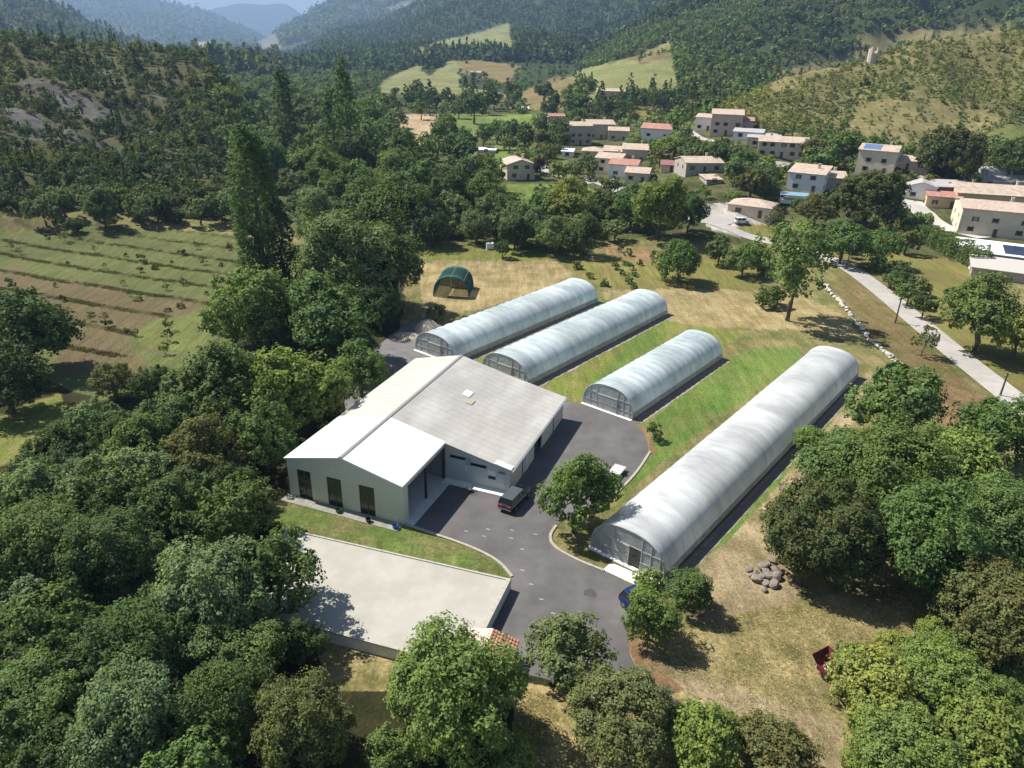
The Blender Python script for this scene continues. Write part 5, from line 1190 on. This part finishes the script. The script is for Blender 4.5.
# trimmed hedge
def hedge(name, pts, w, h, tint, label, n_per=260):
    P = [np.array(land(x, y)[:2]) for x, y in pts]; P = np.array(smooth_line([tuple(p) for p in P], 2)); rs = np.random.RandomState(4)
    seg = np.hypot(*(P[1:] - P[:-1]).T); tot = seg.sum(); n = int(tot * n_per); u = rs.rand(n) * tot; cs = np.concatenate([[0], np.cumsum(seg)]); i = np.clip(np.searchsorted(cs, u) - 1, 0, len(seg) - 1); f = (u - cs[i]) / seg[i]
    C = P[i] + (P[i + 1] - P[i]) * f[:, None]; d = (P[i + 1] - P[i]) / seg[i][:, None]; nn = np.stack([-d[:, 1], d[:, 0]], 1)
    sd = rs.rand(n); wv = 1 + .22 * np.sin(u * .9) + .12 * np.sin(u * 2.3)
    lat = np.where(sd < .5, rs.uniform(-1, 1, n), np.sign(rs.rand(n) - .5)) * w / 2 * wv; zz = np.where(sd < .5, h * wv, rs.uniform(.1, 1, n) * h * wv) + rs.normal(size=n) * .12
    Nn = np.where((sd < .5)[:, None], np.array([[0, 0, 1.0]]), np.concatenate([nn * np.sign(lat)[:, None], np.zeros((n, 1))], 1))
    X = C[:, 0] + nn[:, 0] * lat; Y = C[:, 1] + nn[:, 1] * lat; Z = hz(X, Y) + zz
    V = leaf_quads(rs, np.stack([X, Y, Z], 1), _unit(Nn + rs.normal(size=(n, 3)) * .55), .24)
    o = link(name, mesh_np(name, V, np.arange(len(V)).reshape(-1, 4), LEAF)); o.color = (*TINTS[tint], 1); tag(o, label, 'hedge'); return o
hedge('hedge', [(893, 226), (918, 238), (946, 252), (980, 268)], 4.6, 3.4, 'green', 'long thick clipped hedge between the dry meadow and the pale court')
hedge('hedge', [(896, 219), (916, 221), (932, 227)], 2.6, 2.2, 'bright', 'short low hedge above the long clipped one, at the edge of the pale court')

# ------------------------------------------------------------------ trees named one by one: px, py, half width, shape, tint, label
T1 = [
 (577, 497, 41, 'round', 'green', 'round dark green tree alone in the asphalt yard, between the workshop and the longest greenhouse', {}),
 (651, 615, 31, 'round', 'bright', 'light green tree leaning over the blue car', {}),
 (691, 591, 24, 'round', 'green', 'small round tree with a visible trunk beside the front corner of the longest greenhouse', {}),
 (648, 580, 15, 'bush', 'bright', 'bright green bush hiding the door of the longest greenhouse', {}),
 (572, 650, 42, 'round', 'grey', 'greyish green tree with a bare lower trunk at the bottom end of the yard', {'sz': 1.0}),
 (625, 716, 50, 'dome', 'olive', 'big olive green rounded tree at the bottom of the yard', {}),
 (829, 532, 57, 'dome', 'dark', 'large dark dome of a tree with russet leaf tips beside the rock pile', {'brown': .4}),
 (895, 401, 42, 'round', 'green', 'round fresh green tree standing in dry grass between the long greenhouse and the road', {}),
 (838, 466, 34, 'round', 'green', 'low green tree touching the top of the large russet-tipped dome', {}),
 (896, 478, 52, 'round', 'green', 'wide green tree in the middle of the right-hand grove', {}),
 (960, 470, 48, 'wide', 'bright', 'spreading light green tree in the grove under the road end', {}),
 (930, 540, 58, 'round', 'green', 'tall green tree of the grove directly right of the russet-tipped dome', {}),
 (1000, 520, 50, 'round', 'green', 'green grove tree cut by the right edge, above the olive one', {}),
 (1004, 430, 46, 'round', 'green', 'green tree covering the end of the country road', {}),
 (998, 612, 52, 'dome', 'olive', 'olive brown mottled tree at the right edge under the grove', {'brown': .5}),
 (799, 262, 42, 'airy', 'green', 'tall airy tree with see-through crown and long trunk beside the road bend', {}),
 (771, 298, 15, 'bush', 'green', 'dark bush at the foot of the tall airy tree', {}),
 (984, 316, 38, 'round', 'green', 'loose green walnut-like tree in the dry meadow below the white patio', {}),
 (1022, 330, 30, 'round', 'lime', 'yellowish green tree at the right edge below the village', {}),
 (926, 340, 12, 'airy', 'olive', 'thin half-bare sapling on the roadside bank', {}),
 (462, 690, 66, 'round', 'bright', 'big bright green tree overlapping the flat roof and the tiled porch', {}),
 (510, 768, 30, 'bush', 'bright', 'bright light green bush cut by the bottom edge under the big bright tree', {}),
 (700, 742, 46, 'wide', 'bright', 'spreading light green shrub tree at the bottom, left of the dry track', {}),
 (772, 752, 42, 'wide', 'olive', 'mixed green and dry-brown shrub tree at the bottom beside the dry track', {'brown': .6}),
 (395, 650, 0, '', '', '', {}),
 (212, 600, 62, 'round', 'grey', 'large blue-green leafy tree against the left corner of the flat roof', {}),
 (276, 584, 48, 'round', 'green', 'fresh green crown leaning over the left end of the flat roof', {}),
 (150, 650, 60, 'round', 'dark', 'dark green tree in the middle of the lower left wood', {}),
 (60, 620, 48, 'round', 'green', 'mid green layered crown in the lower left wood', {}),
 (130, 720, 58, 'round', 'grey', 'grey-green tree low in the lower left wood', {}),
 (40, 700, 50, 'round', 'green', 'green tree above the bottom left corner', {}),
 (298, 722, 52, 'round', 'olive', 'broad olive-dark tree at the bottom between the left wood and the bright tree', {}),
 (232, 712, 50, 'round', 'dark', 'deep dark crown at the bottom, left of the broad olive-dark tree', {}),
 (392, 754, 30, 'round', 'green', 'small green crown at the bottom between the olive-dark and the bright tree', {}),
 (60, 768, 44, 'round', 'dark', 'dark crown cut by the bottom left edge', {}),
 (185, 770, 46, 'round', 'green', 'green crown cut by the bottom edge under the deep dark one', {}),
 (306, 642, 25, 'round', 'dark', 'small dark crown against the lower left corner of the flat roof', {}),
 (110, 560, 50, 'round', 'dark', 'dark crown above the large blue-green leafy tree', {}),
 (40, 555, 50, 'round', 'green', 'green crown at the left edge in the lower wood', {}),
 (175, 520, 40, 'round', 'dark', 'dark shaded crown left of the grass bank', {}),
 (100, 500, 44, 'round', 'grey', 'grey-green crown in the centre of the left wood', {}),
 (30, 502, 40, 'round', 'grey', 'pale grey-green crown at the left edge below the small lit clearing', {}),
 (100, 428, 34, 'round', 'grey', 'pale grey-green rounded tree at the right side of the small lit clearing', {}),
 (140, 452, 38, 'round', 'green', 'mid green tree behind the pale grey-green one by the clearing', {}),
 (205, 456, 40, 'round', 'olive', 'olive tree left of the workshop front', {}),
 (235, 492, 30, 'round', 'dark', 'dark low tree nearest the left end of the workshop', {}),
 (20, 330, 44, 'round', 'dark', 'very dark big tree at the left edge beside the planted field', {}),
 (2, 380, 36, 'round', 'deep', 'black-green tree at the left edge above the small clearing', {}),
 (112, 378, 22, 'round', 'olive', 'small olive tree at the lower edge of the planted field', {}),
 (155, 380, 21, 'round', 'dark', 'small dark tree next to the olive one at the lower edge of the planted field', {}),
 (256, 212, 24, 'poplar', 'green', 'tallest dark poplar, its two-headed column standing above the planted field', {'sz': .74}),
 (280, 240, 13, 'poplar', 'dark', 'slim dark poplar pressed to the right foot of the tallest one', {'sz': .7}),
 (347, 126, 12, 'poplar', 'green', 'slender poplar of the central pair, right one', {}),
 (333, 130, 10, 'poplar', 'green', 'slender poplar of the central pair, left one', {}),
 (286, 122, 10, 'poplar', 'dark', 'dark slender poplar between the tallest poplar and the central pair', {}),
 (250, 306, 42, 'round', 'bright', 'bright green tree at the right end of the planted field', {}),
 (325, 320, 44, 'round', 'green', 'fresh green tree behind the left side of the workshop roof', {}),
 (218, 395, 46, 'round', 'green', 'green tree filling the gap between planted field and workshop', {}),
 (292, 390, 48, 'round', 'bright', 'light green tree whose crown nearly touches the workshop roof', {}),
 (262, 440, 34, 'round', 'green', 'green tree just left of the workshop gable', {}),
 (350, 262, 50, 'round', 'grey', 'broad dark tree left of the green net tunnel', {}),
 (396, 268, 30, 'oval', 'dark', 'dark tree nearest to the green net tunnel', {}),
 (398, 208, 32, 'round', 'green', 'large light-topped tree behind the broad dark one', {}),
 (355, 350, 26, 'round', 'dark', 'dark tree shading the paving behind the workshop', {}),
 (436, 312, 10, 'round', 'olive', 'round olive bush between the net tunnel and the nearest greenhouse', {}),
 (503, 249, 9, 'round', 'dark', 'round dark bush at the back edge of the straw field', {}),
 (655, 432, 9, 'round', 'dark', 'small round bush at the corner of the shortest greenhouse', {}),
 (680, 264, 23, 'wide', 'green', 'rounded broad bush-like tree in the rough meadow behind the second greenhouse', {'sz': 1.15}),
 (660, 208, 30, 'round', 'bright', 'big bright green tree in front of the long low stone house', {}),
 (632, 204, 22, 'round', 'green', 'dark-sided tree left of the big bright one', {}),
 (690, 214, 18, 'round', 'dark', 'dark tree at the left edge of the car park', {}),
 (720, 250, 15, 'round', 'grey', 'grey-green bushy tree below the car park', {}),
 (745, 258, 18, 'round', 'green', 'bushy tree hiding the lower road bend', {}),
 (764, 268, 9, 'bush', 'green', 'low bush right of the bushy tree at the road bend', {}),
 (544, 205, 21, 'round', 'green', 'dark teal-green tree in front of the detached gabled house', {}),
 (573, 205, 24, 'round', 'lime', 'yellow-green tree behind the back end of the first greenhouse', {}),
 (540, 166, 9, 'oval', 'purple', 'dark purple-leaved tree beside the detached gabled house', {}),
 (870, 200, 34, 'dome', 'dark', 'largest russet-tipped village tree above the road', {'brown': .55}),
 (816, 209, 18, 'round', 'olive', 'russet-topped smaller tree left of the largest one', {'brown': .6}),
 (952, 158, 30, 'dome', 'dark', 'big round russet-tipped tree behind the white gabled barn', {'brown': .6}),
 (845, 240, 24, 'round', 'green', 'light green round tree over the road bend', {}),
 (882, 246, 20, 'round', 'green', 'green tree between road and dry meadow', {}),
 (908, 240, 14, 'round', 'olive', 'orange-brown tinged tree at the left end of the hedge', {'brown': .3}),
 (910, 292, 14, 'round', 'green', 'dark green roadside tree below the dry meadow', {}),
 (893, 278, 10, 'round', 'green', 'small green tree touching the road on its upper side', {}),
 (1014, 155, 22, 'round', 'dark', 'dark green tree on the slope at the right edge', {}),
 (845, 142, 16, 'round', 'green', 'dark green tree above the lane behind the house cluster on the right', {'brown': .25}),
 (812, 150, 14, 'round', 'olive', 'rounded olive tree at the right end of the long beige house', {'brown': .5}),
 (829, 158, 13, 'round', 'green', 'blue-green tree between the long beige house and the cream solar house', {}),
 (752, 182, 17, 'round', 'olive', 'russet olive tree behind the pavilion', {'brown': .5}),
 (735, 170, 16, 'round', 'grey', 'greyish tree between the long low stone house and the lane', {}),
 (612, 184, 10, 'round', 'olive', 'small round olive tree beside the white car', {}),
 (776, 216, 10, 'airy', 'olive', 'gnarled half-bare olive tree on the grass triangle', {}),
 (560, 138, 13, 'round', 'dark', 'dark tree left of the tall grey stone house', {}),
 (630, 84, 6, 'pine', 'pine', 'tall dark conifer beside the grey farmhouse', {}),
 (865, 82, 6, 'round', 'deep', 'single dark round bush on the dry hillside', {}),
 (43, 211, 15, 'round', 'grey', 'grey-green round bush at the upper left corner of the planted field', {}),
 (72, 226, 10, 'bush', 'dark', 'low dark bush right of the grey-green one at the top of the planted field', {}),
 (880, 690, 46, 'wide', 'lime', 'bright green sprawling shrub beside the red farm hopper', {}),
 (945, 680, 50, 'wide', 'bright', 'bright green sprawling shrub in the bottom right thicket, under the olive mottled tree', {}),
 (905, 745, 50, 'wide', 'bright', 'bright green sprawling shrub at the bottom of the right thicket', {}),
 (985, 740, 48, 'wide', 'bright', 'sprawling shrub filling the bottom right corner', {'brown': .3}),
]
for px, py, rp_, kind, tint, label, kw in T1:
    if rp_ <= 0: continue
    nm = {'poplar': 'poplar_tree', 'pine': 'conifer_tree', 'bush': 'bush'}.get(kind, 'tree'); ct = 'bush' if nm == 'bush' or 'bush' in label.split(',')[0].split(' in ')[0].split() else 'tree'
    if ct == 'bush': nm = 'bush'
    if 'shrub' in label: nm, ct = 'shrub', 'shrub'
    tree_px(px, py, rp_, kind, tint, label, name=nm, cat=ct, **kw)

# trees of the belts: each an object, told apart by its look and its order within the belt
LOOK = {'dark': 'dark green', 'green': 'mid green', 'bright': 'light green', 'lime': 'yellow-green', 'grey': 'grey-green', 'olive': 'olive', 'deep': 'blackish', 'pine': 'dull dark', 'blue': 'bluish green'}
FORM = {'round': 'round', 'oval': 'tall', 'bush': 'low', 'airy': 'thin', 'wide': 'spreading', 'pine': 'pointed', 'poplar': 'columnar'}
ORD = ['first', 'second', 'third', 'fourth', 'fifth', 'sixth', 'seventh', 'eighth', 'ninth', 'tenth', 'eleventh', 'twelfth', 'thirteenth', 'fourteenth', 'fifteenth', 'sixteenth', 'seventeenth', 'eighteenth', 'nineteenth', 'twentieth']
def belt(poly, n, rr_, kinds, tints, noun, where, group, seed, gap=.75, name='tree', cat='tree', brown=0.0, avoid=()):
    rs = random.Random(seed); xs = [p[0] for p in poly]; ys = [p[1] for p in poly]; done = tries = 0; mem = {}
    while done < n and tries < n * 30:
        tries += 1; px, py = rs.uniform(min(xs), max(xs)), rs.uniform(min(ys), max(ys))
        if not in_poly(np.array([px]), np.array([py]), poly)[0]: continue
        if any(in_poly(np.array([px]), np.array([py]), a)[0] for a in avoid): continue
        R = rs.uniform(*rr_); kind = rs.choice(kinds); tint = rs.choice(tints); x, y, z = land(px, py, SHAPES[kind][1] * R * .6)
        if any((x - a) ** 2 + (y - b) ** 2 < (gap * (R + c)) ** 2 for a, b, c in TREES): continue
        if py < 235 and hides_house(x, y, z, R, R * 2.3): continue
        dep = y * CP - (z - CAMH) * SP
        o = put_tree(x, y, z, R, kind, tint, None, name, cat, group, brown, pxr=R * FOC / dep); done += 1
        mem.setdefault((tint, kind), []).append((float(project(x, y, z)[0]), o))
    for (tint, kind), l in mem.items():
        l.sort(key=lambda q: q[0]); look = LOOK[tint] + ' ' + FORM[kind]
        for i, (_, o) in enumerate(l):
            if len(l) == 1: o['label'] = 'the only %s %s %s' % (look, noun, where)
            elif i < len(ORD): o['label'] = '%s %s %s from the left %s' % (ORD[i], look, noun, where)
            else: o['label'] = 'one of the %s %ss at the right end %s' % (look, noun, where)
    return done
belt([(228, 100), (300, 92), (390, 112), (420, 150), (424, 190), (400, 235), (300, 228), (284, 180), (236, 160)], 62, (4.2, 6.6), ['round', 'round', 'oval'], ['green', 'grey', 'dark', 'green', 'bright', 'blue'], 'tree', 'in the stream wood', 'trees of the stream wood', 11, .62)
belt([(404, 158), (485, 150), (500, 190), (496, 222), (420, 236), (404, 200)], 26, (3.8, 5.6), ['round', 'round', 'oval'], ['grey', 'green', 'dark', 'blue'], 'tree', 'in the wood left of the gabled house', 'trees left of the gabled house', 12, .62)
belt([(420, 206), (520, 204), (640, 208), (640, 240), (560, 246), (430, 240)], 26, (3.0, 4.8), ['round', 'round', 'bush'], ['green', 'dark', 'grey'], 'tree', 'in the hedgerow behind the straw field', 'hedgerow trees behind the straw field', 13, .6)
belt([(440, 128), (560, 134), (552, 158), (500, 146), (440, 150)], 22, (2.8, 4.6), ['round', 'oval'], ['green', 'olive', 'dark', 'grey'], 'tree', 'around the low white roofed shed', 'trees by the low white shed', 14, .7)
belt([(388, 96), (500, 92), (600, 100), (600, 112), (540, 116), (388, 112)], 34, (4.0, 6.5), ['round', 'oval', 'pine'], ['dark', 'green', 'blue', 'dark'], 'tree', 'in the strip above the stubble field', 'trees above the stubble field', 15, .6)
belt([(560, 104), (690, 96), (700, 112), (640, 108), (620, 122), (570, 118)], 26, (3.2, 5.2), ['round', 'oval', 'pine'], ['dark', 'green', 'pine', 'blue'], 'tree', 'under the hillside meadow', 'trees above the upper houses', 16, .6)
belt([(592, 144), (640, 142), (700, 146), (740, 160), (770, 172), (766, 190), (720, 170), (680, 156), (640, 154), (596, 148)], 34, (2.8, 4.6), ['round', 'round', 'bush'], ['green', 'dark', 'bright', 'grey'], 'garden tree', 'between the two house rows', 'garden trees inside the village', 17, .62)
belt([(560, 112), (700, 108), (760, 128), (850, 150), (900, 150), (900, 205), (760, 212), (640, 200), (560, 190)], 60, (1.3, 2.6), ['round', 'bush', 'bush'], ['green', 'dark', 'olive', 'bright', 'grey'], 'garden shrub', 'among the village houses', 'garden shrubs of the village', 28, .8, 'shrub', 'shrub')
belt([(536, 128), (566, 130), (600, 160), (588, 172), (548, 160)], 14, (2.2, 3.8), ['round', 'oval'], ['green', 'olive', 'dark'], 'tree', 'by the lane left of the house cluster', 'trees by the small lane', 18, .7)
belt([(700, 236), (800, 256), (840, 262), (850, 246), (900, 264), (934, 304), (926, 318), (880, 290), (850, 268), (780, 262), (720, 262)], 16, (1.6, 2.8), ['bush', 'round'], ['green', 'olive', 'dark'], 'bush', 'along the country road', 'bushes along the country road', 19, .7, 'bush', 'bush', avoid=[[(690, 205), (706, 222), (740, 228), (780, 236), (820, 247), (850, 258), (882, 280), (920, 312), (958, 340), (958, 368), (920, 336), (882, 304), (850, 278), (820, 263), (780, 251), (740, 242), (700, 232)]])
belt([(40, 196), (236, 200), (240, 222), (100, 216), (40, 206)], 24, (2.6, 4.4), ['round', 'bush'], ['green', 'dark', 'grey', 'olive'], 'tree', 'lining the top of the planted field', 'trees lining the top of the planted field', 20, .6)
belt([(590, 246), (650, 250), (668, 276), (650, 290), (600, 284), (564, 262)], 14, (.75, 1.25), ['bush', 'round'], ['green', 'dark'], 'little bush', 'in the rough meadow', 'small bushes dotted over the rough meadow', 21, 1.6, 'bush', 'bush')
belt([(0, 232), (230, 246), (240, 280), (206, 360), (130, 350), (80, 320), (0, 300)], 46, (.45, .95), ['airy', 'bush', 'round'], ['olive', 'dark', 'green'], 'sapling', 'in the planted field', 'saplings in the planted field', 22, 1.8, 'sapling', 'sapling')
belt([(-10, 590), (240, 640), (280, 710), (400, 745), (360, 768), (-10, 768)], 14, (2.6, 4.0), ['round'], ['green', 'dark', 'grey'], 'tree', 'low in the lower left wood', 'filling trees of the lower left wood', 23, .55)
belt([(0, 440), (200, 420), (250, 470), (260, 520), (180, 560), (0, 560)], 16, (2.6, 4.2), ['round'], ['green', 'dark', 'blue', 'grey'], 'tree', 'deep in the wood left of the workshop', 'filling trees left of the workshop', 24, .55, avoid=[[(-20, 410), (72, 385), (80, 450), (20, 485), (-20, 485)]])
belt([(800, 440), (1024, 440), (1024, 590), (900, 590), (890, 500)], 12, (2.4, 3.8), ['round', 'wide'], ['green', 'bright'], 'tree', 'deep in the green grove', 'filling trees of the right grove', 25, .5)
belt([(850, 650), (960, 626), (1024, 660), (1024, 768), (850, 768)], 22, (1.2, 2.0), ['wide', 'bush'], ['bright', 'lime', 'green'], 'small shrub', 'in the bottom right thicket', 'shrubs of the bottom right thicket', 26, .5, 'shrub', 'shrub')
belt([(300, 240), (420, 240), (410, 320), (380, 360), (330, 420), (290, 440), (250, 380)], 12, (2.6, 4.0), ['round'], ['green', 'dark', 'grey'], 'tree', 'in the shade behind the workshop', 'filling trees behind the workshop', 27, .5)

# ------------------------------------------------------------------ woods too many to count
def wood(name, label, cat, zone, n, rr_, quads, leaf, tints, seed, dens_only=None, size_by_r=0.0, conif=.25):
    """zone: (azimuth range, distance range). Trees stand where the land cover is wooded."""
    rs = np.random.RandomState(seed); (a0, a1), (r0, r1) = zone
    az = np.radians(rs.uniform(a0, a1, n)); r = np.exp(rs.uniform(math.log(r0), math.log(r1), n)) if r1 / r0 > 1.8 else np.sqrt(rs.uniform(r0 ** 2, r1 ** 2, n))
    X, Y = r * np.sin(az), r * np.cos(az); Z = hz(X, Y); c = cover(X, Y, Z); dens = np.array([CLS[k][2] for k in NAMES])[c]
    px, py = project(X, Y, Z)
    clump = fbm(X / (r * .03 + 8), Y / (r * .03 + 8), seed, 3); keep = (rs.rand(n) < dens * np.clip(.25 + 1.7 * clump, 0, 1)) & (px > -260) & (px < 1290)
    if dens_only: keep &= dens_only(px, py)
    if TREES:
        TA = np.array(TREES)
        for i0 in range(0, n, 4000):
            sl_ = slice(i0, i0 + 4000); d2 = (X[sl_, None] - TA[None, :, 0]) ** 2 + (Y[sl_, None] - TA[None, :, 1]) ** 2
            keep[sl_] &= ~(d2 < (TA[None, :, 2] * .8) ** 2).any(1)
    for i in np.nonzero(keep & (r < 420) & (px > 460))[0]:
        if hides_house(X[i], Y[i], Z[i], rr_[1], rr_[1] * 2): keep[i] = False
    X, Y, Z, r = X[keep], Y[keep], Z[keep], r[keep]; m = len(X)
    R = rs.uniform(*rr_, m) * (.75 + .6 * rs.rand(m)) * (1 + size_by_r * r)
    protos = []
    for k in range(6):
        rk = np.random.RandomState(seed * 10 + k)
        if k >= 6 * (1 - conif): # pointed
            t = rk.rand(quads) ** .8; d = _unit(rk.normal(size=(quads, 3))); rad = .62 * (1 - t) + .05
            C = np.stack([d[:, 0] * rad, d[:, 1] * rad, t * 3.0 + .2], 1)
        else:
            d = _unit(rk.normal(size=(quads, 3)) + [0, 0, .45]); L = _unit(rk.normal(size=(5, 3)) + [0, 0, .3]) * .5; C = L[rk.randint(0, 5, quads)] + d * rk.uniform(.35, .6, (quads, 1)); C[:, 2] = C[:, 2] * .95 + 1.05
        Nn = _unit(d + np.array([0, 0, .25]) + rk.normal(size=(quads, 3)) * .35)
        protos.append(leaf_quads(rk, C, Nn, leaf))
    Pm = np.array(protos); k = rs.randint(0, 6, m); V = Pm[k]; an = rs.uniform(0, 6.28, m); ca, sa = np.cos(an)[:, None], np.sin(an)[:, None]
    hsc = rs.uniform(.8, 1.3, m)
    VX = (V[..., 0] * ca - V[..., 1] * sa) * R[:, None] + X[:, None]; VY = (V[..., 0] * sa + V[..., 1] * ca) * R[:, None] + Y[:, None]; VZ = V[..., 2] * (R * hsc)[:, None] + Z[:, None] - .2 * R[:, None]
    VV = np.stack([VX, VY, VZ], -1).reshape(-1, 3)
    tt = np.array([TINTS[t] for t in tints]); pick = (fbm(X / 40, Y / 40, seed + 3, 2) * len(tints) * 1.2 + rs.rand(m) * 1.4 - .8).astype(int) % len(tints)
    col = tt[pick] * rs.uniform(.78, 1.25, (m, 1)); col = np.concatenate([col, np.ones((m, 1))], 1); col = np.repeat(col, quads * 4, 0)
    o = link(name, mesh_np(name, VV, np.arange(len(VV)).reshape(-1, 4), LEAF_MASS, False, {'tint': col})); tag(o, label, cat, None, 'stuff'); print(name, m, len(VV) // 4)
    return o
wood('hillside_wood', 'dense scrub and pines over the dark hillside on the left, with grey eroded patches', 'woodland', ((-54, -18), (186, 480)), 11500, (1.0, 2.0), 90, .21, ['dark', 'olive', 'pine', 'deep', 'olive', 'green'], 31, conif=.3)
wood('valley_wood', 'trees scattered over the valley floor between the left hillside and the village', 'woodland', ((-22, 45), (250, 1000)), 7000, (2.2, 3.8), 100, .21, ['green', 'dark', 'grey', 'green', 'olive'], 32, conif=.15, dens_only=lambda px, py: ~((px > 715) & (py < 150)))
wood('slope_wood', 'scrub and bushes over the dry hillside above the village', 'scrub', ((14, 52), (215, 480)), 38000, (.4, 1.05), 26, .36, ['olive', 'green', 'olive', 'lime', 'olive'], 33, conif=.05, dens_only=lambda px, py: py < 190)
wood('mountain_wood', 'green forest covering the steep slope above the village', 'forest', ((4, 52), (480, 1250)), 30000, (2.0, 3.3), 30, .36, ['green', 'dark', 'green', 'olive', 'dark', 'bright'], 34, conif=.3)
wood('mountain_wood', 'dark forest on the long slope behind the hill fields in the middle', 'forest', ((-24, 30), (1000, 3100)), 42000, (2.8, 5.0), 14, .6, ['dark', 'pine', 'deep', 'dark', 'green'], 35, conif=.5)
wood('mountain_wood', 'forest on the distant dark hill at the upper left', 'forest', ((-46, -17), (900, 2500)), 8000, (4.5, 7.5), 14, .62, ['dark', 'pine', 'olive', 'dark'], 36, conif=.4)

wood('mountain_wood', 'woods on the far blue mountains at the head of the valley', 'forest', ((-46, 6), (3300, 7600)), 30000, (7.0, 12.0), 8, .7, ['dark', 'pine', 'olive', 'green'], 37, conif=.3)

# ------------------------------------------------------------------ rough grass
def grass(name, label, polys, n, size, tints, seed, only=None):
    rs = np.random.RandomState(seed); Cs = []
    for poly, share in polys:
        W = np.array([G(x, y) for x, y in poly]); k = int(n * share); x = rs.uniform(W[:, 0].min(), W[:, 0].max(), k * 3); y = rs.uniform(W[:, 1].min(), W[:, 1].max(), k * 3)
        ok = in_poly(x, y, [tuple(w) for w in W]) & (fbm(x / 2.5, y / 2.5, seed, 3) > .44); 
        if only: ok &= cover(x, y, hz(x, y)) == NAMES.index(only)
        x, y = x[ok][:k], y[ok][:k]; Cs.append(np.stack([x, y], 1))
    C = np.concatenate(Cs); m = len(C); B = 5; an = rs.uniform(0, 6.28, (m, B)); s_ = size * rs.uniform(.5, 1.4, (m, 1)); px_ = C[:, None, 0] + np.cos(an) * s_ * .3; py_ = C[:, None, 1] + np.sin(an) * s_ * .3
    tx, ty = px_ + np.cos(an) * s_ * .5, py_ + np.sin(an) * s_ * .5; w = s_ * .16
    z0 = hz(C[:, 0], C[:, 1])[:, None] + 0 * px_; V = np.stack([np.stack([px_ - np.sin(an) * w, py_ + np.cos(an) * w, z0], -1), np.stack([px_ + np.sin(an) * w, py_ - np.cos(an) * w, z0], -1), np.stack([tx, ty, z0 + s_ * .45], -1)], 2).reshape(-1, 3)
    tt = np.array(tints); col = tt[rs.randint(0, len(tt), m)] * rs.uniform(.75, 1.25, (m, 1)); col = np.repeat(np.concatenate([col, np.ones((m, 1))], 1), B * 3, 0)
    o = link(name, mesh_np(name, V, np.arange(len(V)).reshape(-1, 3), LEAF_MASS, False, {'tint': col})); tag(o, label, 'grass', None, 'stuff')
DRYT = [(.34, .29, .16), (.30, .26, .13), (.22, .22, .10), (.40, .34, .21)]; GRT = [(.15, .20, .06), (.19, .22, .08), (.24, .25, .11)]
grass('dry_grass', 'tufts of dry yellowing grass over the rough ground at the lower right', [([(660, 640), (720, 618), (860, 590), (1000, 600), (1000, 700), (850, 720), (820, 768), (600, 768)], .7), ([(860, 400), (940, 380), (980, 430), (880, 450), (800, 480)], .12), ([(520, 690), (590, 690), (600, 768), (520, 768)], .08), ([(830, 290), (850, 272), (980, 400), (940, 420)], .1)], 16000, .15, DRYT, 41)
grass('green_grass', 'tufts of green grass on the lawns between the greenhouses and on the bank', [([(250, 517), (330, 510), (440, 536), (506, 574), (500, 576), (310, 532)], .25), ([(640, 430), (720, 362), (790, 350), (690, 440), (616, 504)], .25), ([(600, 280), (700, 250), (760, 280), (640, 292)], .25), ([(600, 400), (700, 345), (760, 330), (640, 420)], .25)], 9000, .12, GRT, 42)
grass('weed_rows', 'weedy strips between the planted rows of the left field', [([(0, 235), (230, 245), (250, 290), (200, 380), (80, 380), (0, 340)], 8.0)], 4000, .42, [(.10, .10, .04), (.14, .12, .06), (.08, .09, .03)], 43, 'row')

# ------------------------------------------------------------------ haze
hb = MB().box(-14000, 14000, -1500, 14600, -260, 1060).build('haze', None); tag(hb, 'thin blue summer haze filling the valley', 'haze', None, 'stuff')
hm = bpy.data.materials.new('haze'); hm.use_nodes = True; hn = hm.node_tree; hn.nodes.clear()
pv = hn.nodes.new('ShaderNodeVolumePrincipled'); pv.inputs['Color'].default_value = (.42, .64, 1.0, 1); pv.inputs['Density'].default_value = 1.25e-4; pv.inputs['Anisotropy'].default_value = .1
ho_ = hn.nodes.new('ShaderNodeOutputMaterial'); hn.links.new(pv.outputs[0], ho_.inputs['Volume']); hb.data.materials.append(hm)
